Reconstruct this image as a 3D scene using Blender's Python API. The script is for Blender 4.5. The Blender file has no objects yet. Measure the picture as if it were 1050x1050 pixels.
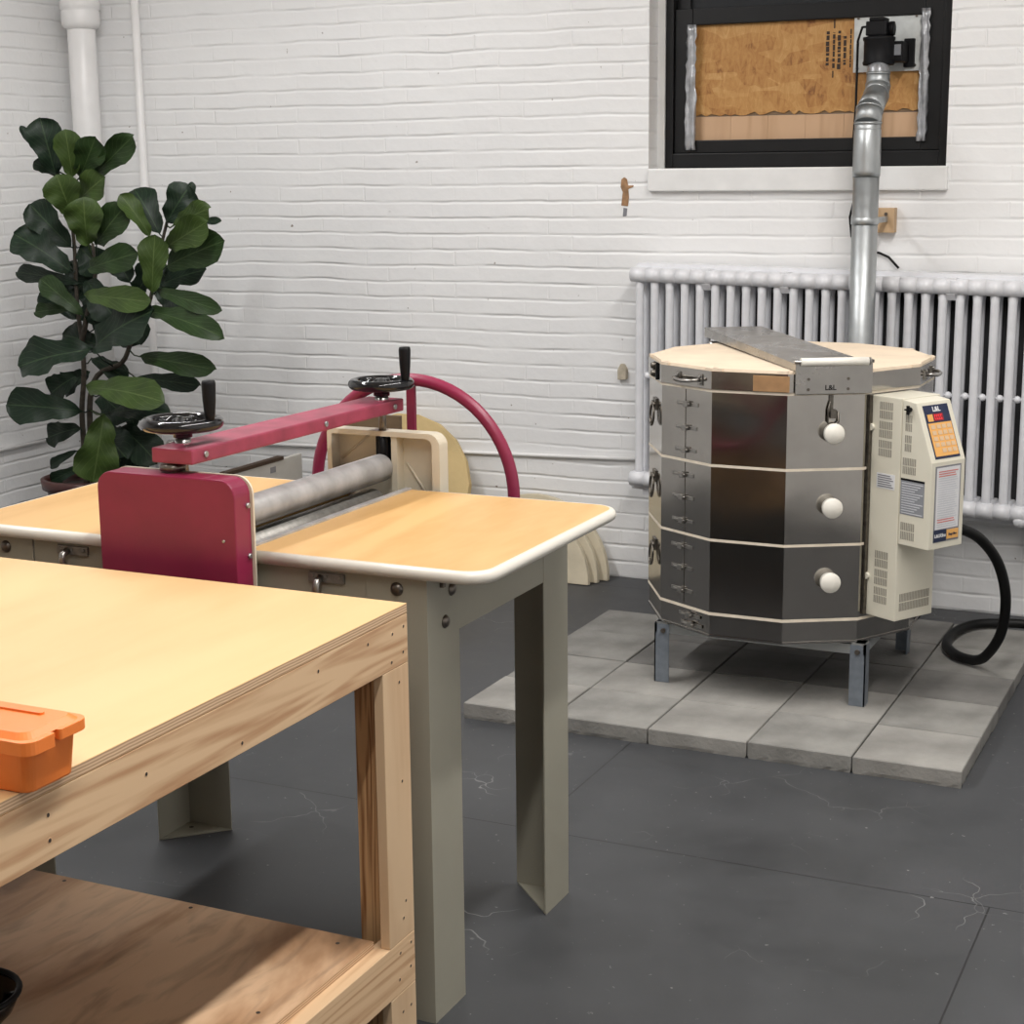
import bpy, bmesh, math, random
from mathutils import Vector, Matrix
random.seed(7)
S = bpy.context.scene
COL = S.collection
PI = math.pi

# ------------------------------------------------------------------ materials
def new_mat(name):
    m = bpy.data.materials.new(name); m.use_nodes = True
    nt = m.node_tree
    b = nt.nodes['Principled BSDF']
    return m, nt, b

def nd(nt, kind, **kw):
    n = nt.nodes.new(kind)
    for k, v in kw.items():
        if k in n.inputs: n.inputs[k].default_value = v
        else: setattr(n, k, v)
    return n

def ramp(nt, src, stops):
    r = nd(nt, 'ShaderNodeValToRGB')
    e = r.color_ramp.elements
    while len(e) < len(stops): e.new(0.5)
    for el, (p, c) in zip(e, stops):
        el.position = p; el.color = (*c, 1) if len(c) == 3 else c
    nt.links.new(src, r.inputs[0])
    return r

def g(v): return (v, v, v)

def plain(name, col, rough=.5, metal=0, var=.06, scale=12, bump=0, bscale=80, coat=0, spec=.5):
    m, nt, b = new_mat(name); L = nt.links.new
    tc = nd(nt, 'ShaderNodeTexCoord')
    no = nd(nt, 'ShaderNodeTexNoise', Scale=scale, Detail=4.0)
    L(tc.outputs['Object'], no.inputs['Vector'])
    lo = tuple(max(0, c * (1 - var)) for c in col); hi = tuple(min(1, c * (1 + var)) for c in col)
    r = ramp(nt, no.outputs['Fac'], [(.3, lo), (.7, hi)])
    L(r.outputs[0], b.inputs['Base Color'])
    b.inputs['Roughness'].default_value = rough
    b.inputs['Metallic'].default_value = metal
    b.inputs['Coat Weight'].default_value = coat
    b.inputs['Specular IOR Level'].default_value = spec
    if bump:
        n2 = nd(nt, 'ShaderNodeTexNoise', Scale=bscale, Detail=3.0)
        L(tc.outputs['Object'], n2.inputs['Vector'])
        bp = nd(nt, 'ShaderNodeBump', Strength=bump, Distance=.002)
        L(n2.outputs['Fac'], bp.inputs['Height']); L(bp.outputs[0], b.inputs['Normal'])
    return m

def wood(name, light, dark, axis=0, bands=9, stretch=14, rough=.55, contrast=.5, distort=6, knots=0.0):
    m, nt, b = new_mat(name); L = nt.links.new
    tc = nd(nt, 'ShaderNodeTexCoord')
    mp = nd(nt, 'ShaderNodeMapping')
    sc = [1, 1, 1]; sc[axis] = 1 / stretch
    mp.inputs['Scale'].default_value = sc
    L(tc.outputs['Object'], mp.inputs['Vector'])
    n1 = nd(nt, 'ShaderNodeTexNoise', Scale=bands, Detail=2.0, Distortion=.6)
    L(mp.outputs[0], n1.inputs['Vector'])
    mu = nd(nt, 'ShaderNodeMath', operation='MULTIPLY'); mu.inputs[1].default_value = distort * 6
    L(n1.outputs['Fac'], mu.inputs[0])
    si = nd(nt, 'ShaderNodeMath', operation='SINE'); L(mu.outputs[0], si.inputs[0])
    ma = nd(nt, 'ShaderNodeMapRange'); ma.inputs[1].default_value = -1; ma.inputs[2].default_value = 1
    L(si.outputs[0], ma.inputs[0])
    n2 = nd(nt, 'ShaderNodeTexNoise', Scale=bands * 9, Detail=4.0)
    L(mp.outputs[0], n2.inputs['Vector'])
    mx = nd(nt, 'ShaderNodeMath', operation='MULTIPLY'); L(ma.outputs[0], mx.inputs[0]); L(n2.outputs['Fac'], mx.inputs[1])
    r = ramp(nt, mx.outputs[0], [(0.1, light), (0.62, tuple(l * (1 - contrast) + d * contrast for l, d in zip(light, dark)))])
    n3 = nd(nt, 'ShaderNodeTexNoise', Scale=2.2, Detail=2.0)
    L(mp.outputs[0], n3.inputs['Vector'])
    r3 = ramp(nt, n3.outputs['Fac'], [(.3, g(.86)), (.7, g(1))])
    mm = nd(nt, 'ShaderNodeMixRGB', blend_type='MULTIPLY'); mm.inputs[0].default_value = 1
    L(r.outputs[0], mm.inputs[1]); L(r3.outputs[0], mm.inputs[2])
    L(mm.outputs[0], b.inputs['Base Color'])
    b.inputs['Roughness'].default_value = rough
    bp = nd(nt, 'ShaderNodeBump', Strength=.12, Distance=.001)
    L(n2.outputs['Fac'], bp.inputs['Height']); L(bp.outputs[0], b.inputs['Normal'])
    return m

def ply_edge(name, light, dark, period=.0045):
    m, nt, b = new_mat(name); L = nt.links.new
    tc = nd(nt, 'ShaderNodeTexCoord'); sx = nd(nt, 'ShaderNodeSeparateXYZ'); L(tc.outputs['Object'], sx.inputs[0])
    no = nd(nt, 'ShaderNodeTexNoise', Scale=18.0, Detail=3.0); L(tc.outputs['Object'], no.inputs['Vector'])
    ad = nd(nt, 'ShaderNodeMath', operation='MULTIPLY_ADD'); ad.inputs[1].default_value = .003
    L(no.outputs['Fac'], ad.inputs[0]); L(sx.outputs[2], ad.inputs[2])
    mu = nd(nt, 'ShaderNodeMath', operation='MULTIPLY'); mu.inputs[1].default_value = 2 * PI / period; L(ad.outputs[0], mu.inputs[0])
    si = nd(nt, 'ShaderNodeMath', operation='SINE'); L(mu.outputs[0], si.inputs[0])
    mr = nd(nt, 'ShaderNodeMapRange'); mr.inputs[1].default_value = -1; L(si.outputs[0], mr.inputs[0])
    r = ramp(nt, mr.outputs[0], [(.2, light), (.9, dark)])
    L(r.outputs[0], b.inputs['Base Color']); b.inputs['Roughness'].default_value = .7
    return m

def brick_wall(name, ax):
    m, nt, b = new_mat(name); L = nt.links.new
    tc = nd(nt, 'ShaderNodeTexCoord'); sx = nd(nt, 'ShaderNodeSeparateXYZ'); L(tc.outputs['Object'], sx.inputs[0])
    cx = nd(nt, 'ShaderNodeCombineXYZ'); L(sx.outputs[ax], cx.inputs[0]); L(sx.outputs[2], cx.inputs[1])
    wob = nd(nt, 'ShaderNodeTexNoise', Scale=3.5, Detail=3.0); L(tc.outputs['Object'], wob.inputs['Vector'])
    sub = nd(nt, 'ShaderNodeVectorMath', operation='SUBTRACT'); sub.inputs[1].default_value = (.5, .5, .5); L(wob.outputs['Color'], sub.inputs[0])
    scl = nd(nt, 'ShaderNodeVectorMath', operation='SCALE'); scl.inputs['Scale'].default_value = .022; L(sub.outputs[0], scl.inputs[0])
    add = nd(nt, 'ShaderNodeVectorMath', operation='ADD'); L(cx.outputs[0], add.inputs[0]); L(scl.outputs[0], add.inputs[1])
    br = nd(nt, 'ShaderNodeTexBrick', offset=.5)
    br.inputs['Scale'].default_value = 1; br.inputs['Brick Width'].default_value = .213; br.inputs['Row Height'].default_value = .0665
    br.inputs['Mortar Size'].default_value = .006; br.inputs['Mortar Smooth'].default_value = .9; br.inputs['Bias'].default_value = 0
    br.inputs['Color1'].default_value = (.75, .75, .75, 1); br.inputs['Color2'].default_value = (1, 1, 1, 1); br.inputs['Mortar'].default_value = (0, 0, 0, 1)
    L(add.outputs[0], br.inputs['Vector'])
    n1 = nd(nt, 'ShaderNodeTexNoise', Scale=9.0, Detail=5.0); L(tc.outputs['Object'], n1.inputs['Vector'])
    n2 = nd(nt, 'ShaderNodeTexNoise', Scale=45.0, Detail=4.0); L(tc.outputs['Object'], n2.inputs['Vector'])
    # fade of mortar depth so vertical joints and some courses are filled with paint
    n4 = nd(nt, 'ShaderNodeTexNoise', Scale=4.5, Detail=4.0); L(tc.outputs['Object'], n4.inputs['Vector'])
    fade = ramp(nt, n4.outputs['Fac'], [(.36, g(.12)), (.66, g(.85))])
    # bed joints drawn from the height alone; the brick pattern only adds the faint upright joints
    sy = nd(nt, 'ShaderNodeSeparateXYZ'); L(add.outputs[0], sy.inputs[0])
    pp = nd(nt, 'ShaderNodeMath', operation='PINGPONG'); pp.inputs[1].default_value = .03325; L(sy.outputs[1], pp.inputs[0])
    bed = nd(nt, 'ShaderNodeMapRange', interpolation_type='SMOOTHSTEP'); bed.inputs[1].default_value = 0; bed.inputs[2].default_value = .010; bed.inputs[3].default_value = 1; bed.inputs[4].default_value = 0
    L(pp.outputs[0], bed.inputs[0])
    bf = nd(nt, 'ShaderNodeMath', operation='MULTIPLY'); L(bed.outputs[0], bf.inputs[0]); L(fade.outputs[0], bf.inputs[1])
    upf = ramp(nt, wob.outputs['Fac'], [(.46, g(0)), (.66, g(.45))])
    uf = nd(nt, 'ShaderNodeMath', operation='MULTIPLY'); L(br.outputs['Fac'], uf.inputs[0]); L(upf.outputs[0], uf.inputs[1])
    mfac = nd(nt, 'ShaderNodeMath', operation='MAXIMUM'); L(bf.outputs[0], mfac.inputs[0]); L(uf.outputs[0], mfac.inputs[1])
    h1 = nd(nt, 'ShaderNodeMath', operation='MULTIPLY_ADD'); h1.inputs[1].default_value = -1.0
    L(mfac.outputs[0], h1.inputs[0])
    hn = nd(nt, 'ShaderNodeMath', operation='MULTIPLY'); hn.inputs[1].default_value = .75; L(n1.outputs['Fac'], hn.inputs[0])
    L(hn.outputs[0], h1.inputs[2])
    h2 = nd(nt, 'ShaderNodeMath', operation='MULTIPLY_ADD'); h2.inputs[1].default_value = .16
    L(n2.outputs['Fac'], h2.inputs[0]); L(h1.outputs[0], h2.inputs[2])
    bp = nd(nt, 'ShaderNodeBump', Strength=.7, Distance=.0075); L(h2.outputs[0], bp.inputs['Height']); L(bp.outputs[0], b.inputs['Normal'])
    # paint, slightly uneven, with tiny chips
    n3 = nd(nt, 'ShaderNodeTexNoise', Scale=1.3, Detail=4.0); L(tc.outputs['Object'], n3.inputs['Vector'])
    base = ramp(nt, n3.outputs['Fac'], [(.3, (.80, .80, .80)), (.7, (.865, .865, .86))])
    vo = nd(nt, 'ShaderNodeTexNoise', Scale=34.0, Detail=5.0); L(tc.outputs['Object'], vo.inputs['Vector'])
    chip = ramp(nt, vo.outputs['Fac'], [(.735, g(0)), (.752, g(1))])
    cm = nd(nt, 'ShaderNodeMixRGB'); cm.inputs[2].default_value = (.22, .17, .14, 1)
    L(chip.outputs[0], cm.inputs[0]); L(base.outputs[0], cm.inputs[1])
    L(cm.outputs[0], b.inputs['Base Color']); b.inputs['Roughness'].default_value = .45
    return m

def floor_mat():
    m, nt, b = new_mat('floor_paint'); L = nt.links.new
    tc = nd(nt, 'ShaderNodeTexCoord'); sx = nd(nt, 'ShaderNodeSeparateXYZ'); L(tc.outputs['Object'], sx.inputs[0])
    n1 = nd(nt, 'ShaderNodeTexNoise', Scale=2.2, Detail=6.0, Roughness=.65); L(tc.outputs['Object'], n1.inputs['Vector'])
    base = ramp(nt, n1.outputs['Fac'], [(.3, (.036, .038, .041)), (.7, (.058, .060, .064))])
    # panel joints
    far = nd(nt, 'ShaderNodeMath', operation='GREATER_THAN'); far.inputs[1].default_value = 3.66; L(sx.outputs[1], far.inputs[0])
    stag = nd(nt, 'ShaderNodeMath', operation='MULTIPLY_ADD'); stag.inputs[1].default_value = 1.15; L(far.outputs[0], stag.inputs[0]); L(sx.outputs[0], stag.inputs[2])
    def seam(out, pos, period):
        a = nd(nt, 'ShaderNodeMath', operation='SUBTRACT'); a.inputs[1].default_value = pos; L(out, a.inputs[0])
        p = nd(nt, 'ShaderNodeMath', operation='PINGPONG'); p.inputs[1].default_value = period / 2; L(a.outputs[0], p.inputs[0])
        c = nd(nt, 'ShaderNodeMath', operation='LESS_THAN'); c.inputs[1].default_value = .0022; L(p.outputs[0], c.inputs[0]); return c
    s1 = seam(sx.outputs[1], 3.66, 2.44)
    s2 = seam(stag.outputs[0], -.53, 2.44)
    mx = nd(nt, 'ShaderNodeMath', operation='MAXIMUM'); L(s1.outputs[0], mx.inputs[0]); L(s2.outputs[0], mx.inputs[1])
    c1 = nd(nt, 'ShaderNodeMixRGB'); c1.inputs[2].default_value = (.012, .012, .013, 1); L(mx.outputs[0], c1.inputs[0]); L(base.outputs[0], c1.inputs[1])
    # white scuffs and drips
    v = nd(nt, 'ShaderNodeTexVoronoi', feature='DISTANCE_TO_EDGE', Scale=5.5)
    wv = nd(nt, 'ShaderNodeTexNoise', Scale=4.0, Detail=3.0); L(tc.outputs['Object'], wv.inputs['Vector'])
    mxv = nd(nt, 'ShaderNodeMixRGB'); mxv.inputs[0].default_value = .25; L(tc.outputs['Object'], mxv.inputs[1]); L(wv.outputs['Color'], mxv.inputs[2])
    L(mxv.outputs[0], v.inputs['Vector'])
    e = ramp(nt, v.outputs['Distance'], [(0.0, g(1)), (.007, g(0))])
    nm = nd(nt, 'ShaderNodeTexNoise', Scale=2.7, Detail=6.0); L(tc.outputs['Object'], nm.inputs['Vector'])
    em = ramp(nt, nm.outputs['Fac'], [(.55, g(0)), (.72, g(.8))])
    sm = nd(nt, 'ShaderNodeMath', operation='MULTIPLY'); L(e.outputs[0], sm.inputs[0]); L(em.outputs[0], sm.inputs[1])
    sp = nd(nt, 'ShaderNodeTexNoise', Scale=60.0, Detail=3.0); L(tc.outputs['Object'], sp.inputs['Vector'])
    spr = ramp(nt, sp.outputs['Fac'], [(.70, g(0)), (.77, g(.7))])
    sx2 = nd(nt, 'ShaderNodeMath', operation='MAXIMUM'); L(sm.outputs[0], sx2.inputs[0]); L(spr.outputs[0], sx2.inputs[1])
    c2 = nd(nt, 'ShaderNodeMixRGB'); c2.inputs[2].default_value = (.33, .33, .32, 1); L(sx2.outputs[0], c2.inputs[0]); L(c1.outputs[0], c2.inputs[1])
    L(c2.outputs[0], b.inputs['Base Color'])
    rr = ramp(nt, n1.outputs['Fac'], [(.3, g(.42)), (.7, g(.6))]); L(rr.outputs[0], b.inputs['Roughness'])
    bp = nd(nt, 'ShaderNodeBump', Strength=.25, Distance=.003); L(n1.outputs['Fac'], bp.inputs['Height']); L(bp.outputs[0], b.inputs['Normal'])
    return m

def osb_mat():
    m, nt, b = new_mat('osb_chips'); L = nt.links.new
    tc = nd(nt, 'ShaderNodeTexCoord')
    mp = nd(nt, 'ShaderNodeMapping'); mp.inputs['Scale'].default_value = (9, 1, 24); mp.inputs['Rotation'].default_value = (0, .9, 0); L(tc.outputs['Object'], mp.inputs['Vector'])
    v = nd(nt, 'ShaderNodeTexVoronoi', Scale=1.1); L(mp.outputs[0], v.inputs['Vector'])
    mp2 = nd(nt, 'ShaderNodeMapping'); mp2.inputs['Scale'].default_value = (30, 1, 12); L(tc.outputs['Object'], mp2.inputs['Vector'])
    n = nd(nt, 'ShaderNodeTexNoise', Scale=1.3, Detail=6.0, Roughness=.7, Distortion=1.2); L(mp2.outputs[0], n.inputs['Vector'])
    sx = nd(nt, 'ShaderNodeSeparateXYZ'); L(v.outputs['Color'], sx.inputs[0])
    ad = nd(nt, 'ShaderNodeMath', operation='MULTIPLY_ADD'); ad.inputs[1].default_value = .28; L(sx.outputs[0], ad.inputs[0]); L(n.outputs['Fac'], ad.inputs[2])
    r = ramp(nt, ad.outputs[0], [(.36, (.20, .075, .02)), (.5, (.40, .185, .05)), (.68, (.48, .25, .075)), (.9, (.58, .34, .13))])
    L(r.outputs[0], b.inputs['Base Color']); b.inputs['Roughness'].default_value = .6
    return m

def steel(name, col=.58, rough=.14, wob=.25, scl=3.0, tint=(1, .97, .93)):
    m, nt, b = new_mat(name); L = nt.links.new
    tc = nd(nt, 'ShaderNodeTexCoord')
    n = nd(nt, 'ShaderNodeTexNoise', Scale=7.0, Detail=5.0, Roughness=.6); L(tc.outputs['Object'], n.inputs['Vector'])
    r = ramp(nt, n.outputs['Fac'], [(.3, tuple(col * .86 * t for t in tint)), (.7, tuple(col * t for t in tint))])
    L(r.outputs[0], b.inputs['Base Color']); b.inputs['Metallic'].default_value = 1
    rr = ramp(nt, n.outputs['Fac'], [(.3, g(rough * 1.5)), (.7, g(rough * .8))]); L(rr.outputs[0], b.inputs['Roughness'])
    n2 = nd(nt, 'ShaderNodeTexNoise', Scale=scl, Detail=1.0); L(tc.outputs['Object'], n2.inputs['Vector'])
    bp = nd(nt, 'ShaderNodeBump', Strength=wob, Distance=.02); L(n2.outputs['Fac'], bp.inputs['Height']); L(bp.outputs[0], b.inputs['Normal'])
    return m

def leaf_mat(name, col, vein):
    m, nt, b = new_mat(name); L = nt.links.new
    tc = nd(nt, 'ShaderNodeTexCoord')
    uv = nd(nt, 'ShaderNodeSeparateXYZ'); L(tc.outputs['UV'], uv.inputs[0])
    # midrib and side veins from the leaf's own coordinates
    a = nd(nt, 'ShaderNodeMath', operation='ABSOLUTE'); s = nd(nt, 'ShaderNodeMath', operation='SUBTRACT'); s.inputs[1].default_value = .5
    L(uv.outputs[0], s.inputs[0]); L(s.outputs[0], a.inputs[0])
    mid = nd(nt, 'ShaderNodeMath', operation='LESS_THAN'); mid.inputs[1].default_value = .018; L(a.outputs[0], mid.inputs[0])
    v = nd(nt, 'ShaderNodeMath', operation='MULTIPLY_ADD'); v.inputs[1].default_value = -.9; L(a.outputs[0], v.inputs[0]); L(uv.outputs[1], v.inputs[2])
    pg = nd(nt, 'ShaderNodeMath', operation='PINGPONG'); pg.inputs[1].default_value = .07; L(v.outputs[0], pg.inputs[0])
    sv = nd(nt, 'ShaderNodeMath', operation='LESS_THAN'); sv.inputs[1].default_value = .006; L(pg.outputs[0], sv.inputs[0])
    svm = nd(nt, 'ShaderNodeMath', operation='MULTIPLY'); svm.inputs[1].default_value = .55; L(sv.outputs[0], svm.inputs[0])
    mx = nd(nt, 'ShaderNodeMath', operation='MAXIMUM'); L(mid.outputs[0], mx.inputs[0]); L(svm.outputs[0], mx.inputs[1])
    no = nd(nt, 'ShaderNodeTexNoise', Scale=14.0, Detail=3.0); L(tc.outputs['Object'], no.inputs['Vector'])
    base = ramp(nt, no.outputs['Fac'], [(.3, tuple(c * .75 for c in col)), (.7, tuple(c * 1.2 for c in col))])
    cm = nd(nt, 'ShaderNodeMixRGB'); cm.inputs[2].default_value = (*vein, 1); L(mx.outputs[0], cm.inputs[0]); L(base.outputs[0], cm.inputs[1])
    L(cm.outputs[0], b.inputs['Base Color']); b.inputs['Roughness'].default_value = .46; b.inputs['Specular IOR Level'].default_value = .25
    bp = nd(nt, 'ShaderNodeBump', Strength=.5, Distance=.005); L(mx.outputs[0], bp.inputs['Height']); L(bp.outputs[0], b.inputs['Normal'])
    return m

M = {}
M['wall_back'] = brick_wall('painted_brick_back', 0)
M['wall_side'] = brick_wall('painted_brick_side', 1)
M['floor'] = floor_mat()
M['ceiling'] = plain('ceiling_paint', (.78, .77, .75), .8)
M['white_paint'] = plain('white_gloss_paint', (.80, .80, .79), .35, var=.04, bump=.25, bscale=30)
M['pipe_white'] = plain('pipe_white_paint', (.84, .83, .82), .35, var=.03, bump=.2, bscale=40)
M['rad_white'] = plain('radiator_paint', (.74, .745, .77), .32, var=.05, scale=20, bump=.3, bscale=60)
M['rad_dark'] = plain('gap_shade_and_trough', (.02, .02, .022), .8)  # near black: painted shade behind the radiator tubes, also the roller trough
M['black_frame'] = plain('black_frame_paint', (.006, .006, .0065), .45, var=.2, bump=.15, spec=.3)
M['dark_glass'] = plain('dark_pane', (.03, .032, .035), .12)
M['osb'] = osb_mat()
M['pine_strip'] = wood('bare_pine_strip', (.62, .40, .24), (.45, .27, .14), 2, 5, 8)
M['ink'] = plain('stamp_ink', (.035, .02, .012), .7)
M['tape'] = plain('duct_tape_silver', (.42, .43, .45), .28, .55, .25, 30, .9, 45)
M['galv'] = steel('galvanised_steel', .50, .40, .12, 14, (.95, .99, 1.0))
M['galv_plate'] = plain('galvanised_plate', (.56, .58, .57), .5, .25, .12, 30)
M['black_plastic'] = plain('black_plastic', (.005, .005, .006), .55, var=.2, spec=.2)
M['black_gloss'] = plain('black_gloss_plastic', (.008, .008, .009), .12, var=.1)
M['rubber'] = plain('black_rubber', (.005, .005, .005), .5, spec=.25)
M['zinc'] = plain('dull_zinc', (.26, .25, .23), .5, .7, .2, 60)
M['steel'] = steel('kiln_stainless', .45, .10, .35, 2.6, (1, .95, .88))
M['steel_dull'] = steel('brushed_steel', .42, .26, .1, 8, (1, .96, .90))
M['steel_dark'] = plain('tarnished_hardware', (.16, .145, .125), .35, .9, .3, 60)
M['firebrick'] = plain('firebrick', (.80, .66, .50), .9, var=.08, scale=7, bump=.4, bscale=120)
M['firebrick_edge'] = plain('firebrick_joint', (.72, .64, .52), .85, var=.1, scale=30)
M['ceramic'] = plain('white_ceramic', (.83, .80, .72), .5, var=.03)
M['cream'] = plain('cream_powder_coat', (.70, .665, .55), .42, var=.02)
M['vent_dark'] = plain('vent_slot', (.30, .28, .235), .7)
M['copper'] = plain('copper_nameplate', (.62, .38, .20), .3, .55, .12, 25)
M['gold'] = plain('amber_sticker', (.80, .42, .12), .5, var=.05)
M['navy'] = plain('navy_sticker', (.012, .02, .06), .4)
M['red'] = plain('red_display', (.25, .01, .02), .3)
m, nt, b = new_mat('led_red'); b.inputs['Base Color'].default_value = (.5, .02, .02, 1); b.inputs['Emission Color'].default_value = (1, .05, .06, 1); b.inputs['Emission Strength'].default_value = .8; M['led'] = m
M['label_white'] = plain('label_white', (.72, .72, .73), .5)
M['label_grey'] = plain('label_grey', (.25, .26, .28), .5)
M['text_grey'] = plain('print_grey', (.22, .22, .24), .6)
M['text_light'] = plain('print_light', (.60, .61, .64), .6)
M['text_red'] = plain('print_red', (.62, .22, .20), .6)
M['key'] = plain('keypad_key', (.68, .48, .30), .5)
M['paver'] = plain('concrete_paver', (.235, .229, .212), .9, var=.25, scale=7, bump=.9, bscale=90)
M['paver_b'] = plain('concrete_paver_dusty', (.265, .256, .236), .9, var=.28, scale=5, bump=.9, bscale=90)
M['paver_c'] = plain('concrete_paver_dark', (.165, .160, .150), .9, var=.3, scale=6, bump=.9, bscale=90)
M['stand'] = plain('grey_painted_angle', (.22, .25, .29), .4, .55, .12, 40)
M['maroon'] = plain('maroon_enamel', (.22, .014, .050), .38, var=.10, scale=10, bump=.06, bscale=50)
M['maroon_dusty'] = plain('maroon_enamel_dusty', (.265, .036, .070), .42, var=.25, scale=16)
M['greige'] = plain('greige_enamel', (.315, .30, .24), .36, var=.03, scale=6)
M['pan'] = plain('ivory_enamel', (.62, .56, .44), .42, var=.05)
M['ivory_edge'] = plain('ivory_edge_band', (.66, .63, .56), .35, var=.03)
M['bolt'] = plain('bolt_steel', (.16, .14, .12), .35, .9, .3, 90)
M['roller'] = plain('clay_worn_roller', (.40, .395, .39), .45, .3, .22, 18, .25, 40)
M['lam'] = wood('tabletop_laminate', (.66, .405, .165), (.53, .30, .10), 1, 4, 4, .42, .6, 3)
M['birch'] = wood('birch_plywood_face', (.73, .485, .235), (.63, .395, .17), 1, 2.5, 5, .5, .45, 3)
M['ply_edge'] = ply_edge('plywood_edge', (.66, .47, .30), (.40, .25, .14))
M['pine_y'] = wood('pine_rail', (.68, .47, .28), (.40, .20, .09), 1, 15, 17, .6, .75, 7)
M['pine_x'] = wood('pine_rail_across', (.66, .45, .27), (.42, .22, .10), 0, 9, 9, .6, .6, 5)
M['pine_z'] = wood('pine_post', (.66, .47, .29), (.50, .30, .16), 2, 7, 12, .6, .5, 4)
M['fir_z'] = wood('fir_post', (.60, .37, .18), (.22, .09, .03), 2, 22, 30, .6, 1.0, 9)
M['screw'] = plain('screw_hole', (.035, .025, .018), .6)
M['orange'] = plain('orange_plastic', (.78, .20, .035), .4, var=.04, bump=.1, bscale=120)
M['terracotta'] = plain('dark_red_pot', (.06, .016, .013), .4, var=.15)
M['soil'] = plain('soil', (.03, .02, .015), .95, var=.4, scale=60)
M['bark'] = plain('bark', (.05, .04, .028), .8, var=.4, scale=40)
M['tan_shelf'] = plain('tan_kiln_shelf', (.60, .45, .22), .85, var=.10, scale=8, bump=.3)
M['cream_shelf'] = plain('cream_kiln_shelf', (.62, .55, .41), .85, var=.08, scale=12, bump=.4)
M['brown_wood'] = wood('brown_board', (.20, .13, .07), (.08, .045, .02), 0, 6, 9)
M['carton'] = plain('white_carton', (.55, .53, .49), .8, var=.04)
M['carton_brown'] = plain('brown_carton_edge', (.06, .035, .02), .8)
M['brick_bare'] = plain('bare_brick', (.33, .19, .10), .9, var=.3, scale=40, bump=.6)
M['plug'] = plain('weathered_plug', (.50, .44, .34), .8, var=.2, scale=40)
M['pine_block'] = wood('pine_block', (.56, .38, .22), (.40, .25, .12), 2, 12, 6)

def shelf_mat():
    m, nt, b = new_mat('stained_plywood'); L = nt.links.new
    tc = nd(nt, 'ShaderNodeTexCoord')
    mp = nd(nt, 'ShaderNodeMapping'); mp.inputs['Scale'].default_value = (3.6, .85, 1); mp.inputs['Rotation'].default_value = (0, 0, -.12); L(tc.outputs['Object'], mp.inputs['Vector'])
    n = nd(nt, 'ShaderNodeTexNoise', Scale=1.25, Detail=5.0, Roughness=.55, Distortion=.8); L(mp.outputs[0], n.inputs['Vector'])
    n2 = nd(nt, 'ShaderNodeTexNoise', Scale=5.0, Detail=5.0, Distortion=1.0); L(mp.outputs[0], n2.inputs['Vector'])
    r = ramp(nt, n.outputs['Fac'], [(.34, (.13, .075, .035)), (.46, (.40, .23, .12)), (.58, (.62, .41, .25)), (.8, (.68, .47, .30))])
    r2 = ramp(nt, n2.outputs['Fac'], [(.33, g(.72)), (.5, g(1))])
    mm = nd(nt, 'ShaderNodeMixRGB', blend_type='MULTIPLY'); mm.inputs[0].default_value = 1; L(r.outputs[0], mm.inputs[1]); L(r2.outputs[0], mm.inputs[2])
    L(mm.outputs[0], b.inputs['Base Color']); b.inputs['Roughness'].default_value = .6
    return m
M['shelf_ply'] = shelf_mat()
LEAF = [leaf_mat('leaf_dark', (.009, .021, .011), (.035, .062, .028)), leaf_mat('leaf_mid', (.018, .038, .010), (.048, .08, .027)), leaf_mat('leaf_light', (.038, .066, .014), (.075, .11, .033))]

# ------------------------------------------------------------------ mesh helpers
I4 = Matrix.Identity(4)
def box(bm, x0, x1, y0, y1, z0, z1, T=None, mi=0):
    T = T or I4
    v = [bm.verts.new(T @ Vector(p)) for p in ((x0, y0, z0), (x1, y0, z0), (x1, y1, z0), (x0, y1, z0), (x0, y0, z1), (x1, y0, z1), (x1, y1, z1), (x0, y1, z1))]
    for f in ((0, 3, 2, 1), (4, 5, 6, 7), (0, 1, 5, 4), (1, 2, 6, 5), (2, 3, 7, 6), (3, 0, 4, 7)):
        bm.faces.new([v[i] for i in f]).material_index = mi

def prism(bm, pts, z0, z1, T=None, mi=0, mi_side=None):
    """polygon in local xy, extruded along local z"""
    T = T or I4
    a = [bm.verts.new(T @ Vector((x, y, z0))) for x, y in pts]
    b = [bm.verts.new(T @ Vector((x, y, z1))) for x, y in pts]
    bm.faces.new(a[::-1]).material_index = mi
    bm.faces.new(b).material_index = mi
    n = len(pts)
    for i in range(n):
        j = (i + 1) % n
        bm.faces.new((a[i], a[j], b[j], b[i])).material_index = mi if mi_side is None else mi_side

def frustum(bm, pts0, z0, pts1, z1, T=None, mi=0):
    T = T or I4
    a = [bm.verts.new(T @ Vector((x, y, z0))) for x, y in pts0]
    b = [bm.verts.new(T @ Vector((x, y, z1))) for x, y in pts1]
    bm.faces.new(a[::-1]).material_index = mi; bm.faces.new(b).material_index = mi
    n = len(pts0)
    for i in range(n):
        j = (i + 1) % n
        bm.faces.new((a[i], a[j], b[j], b[i])).material_index = mi

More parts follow.
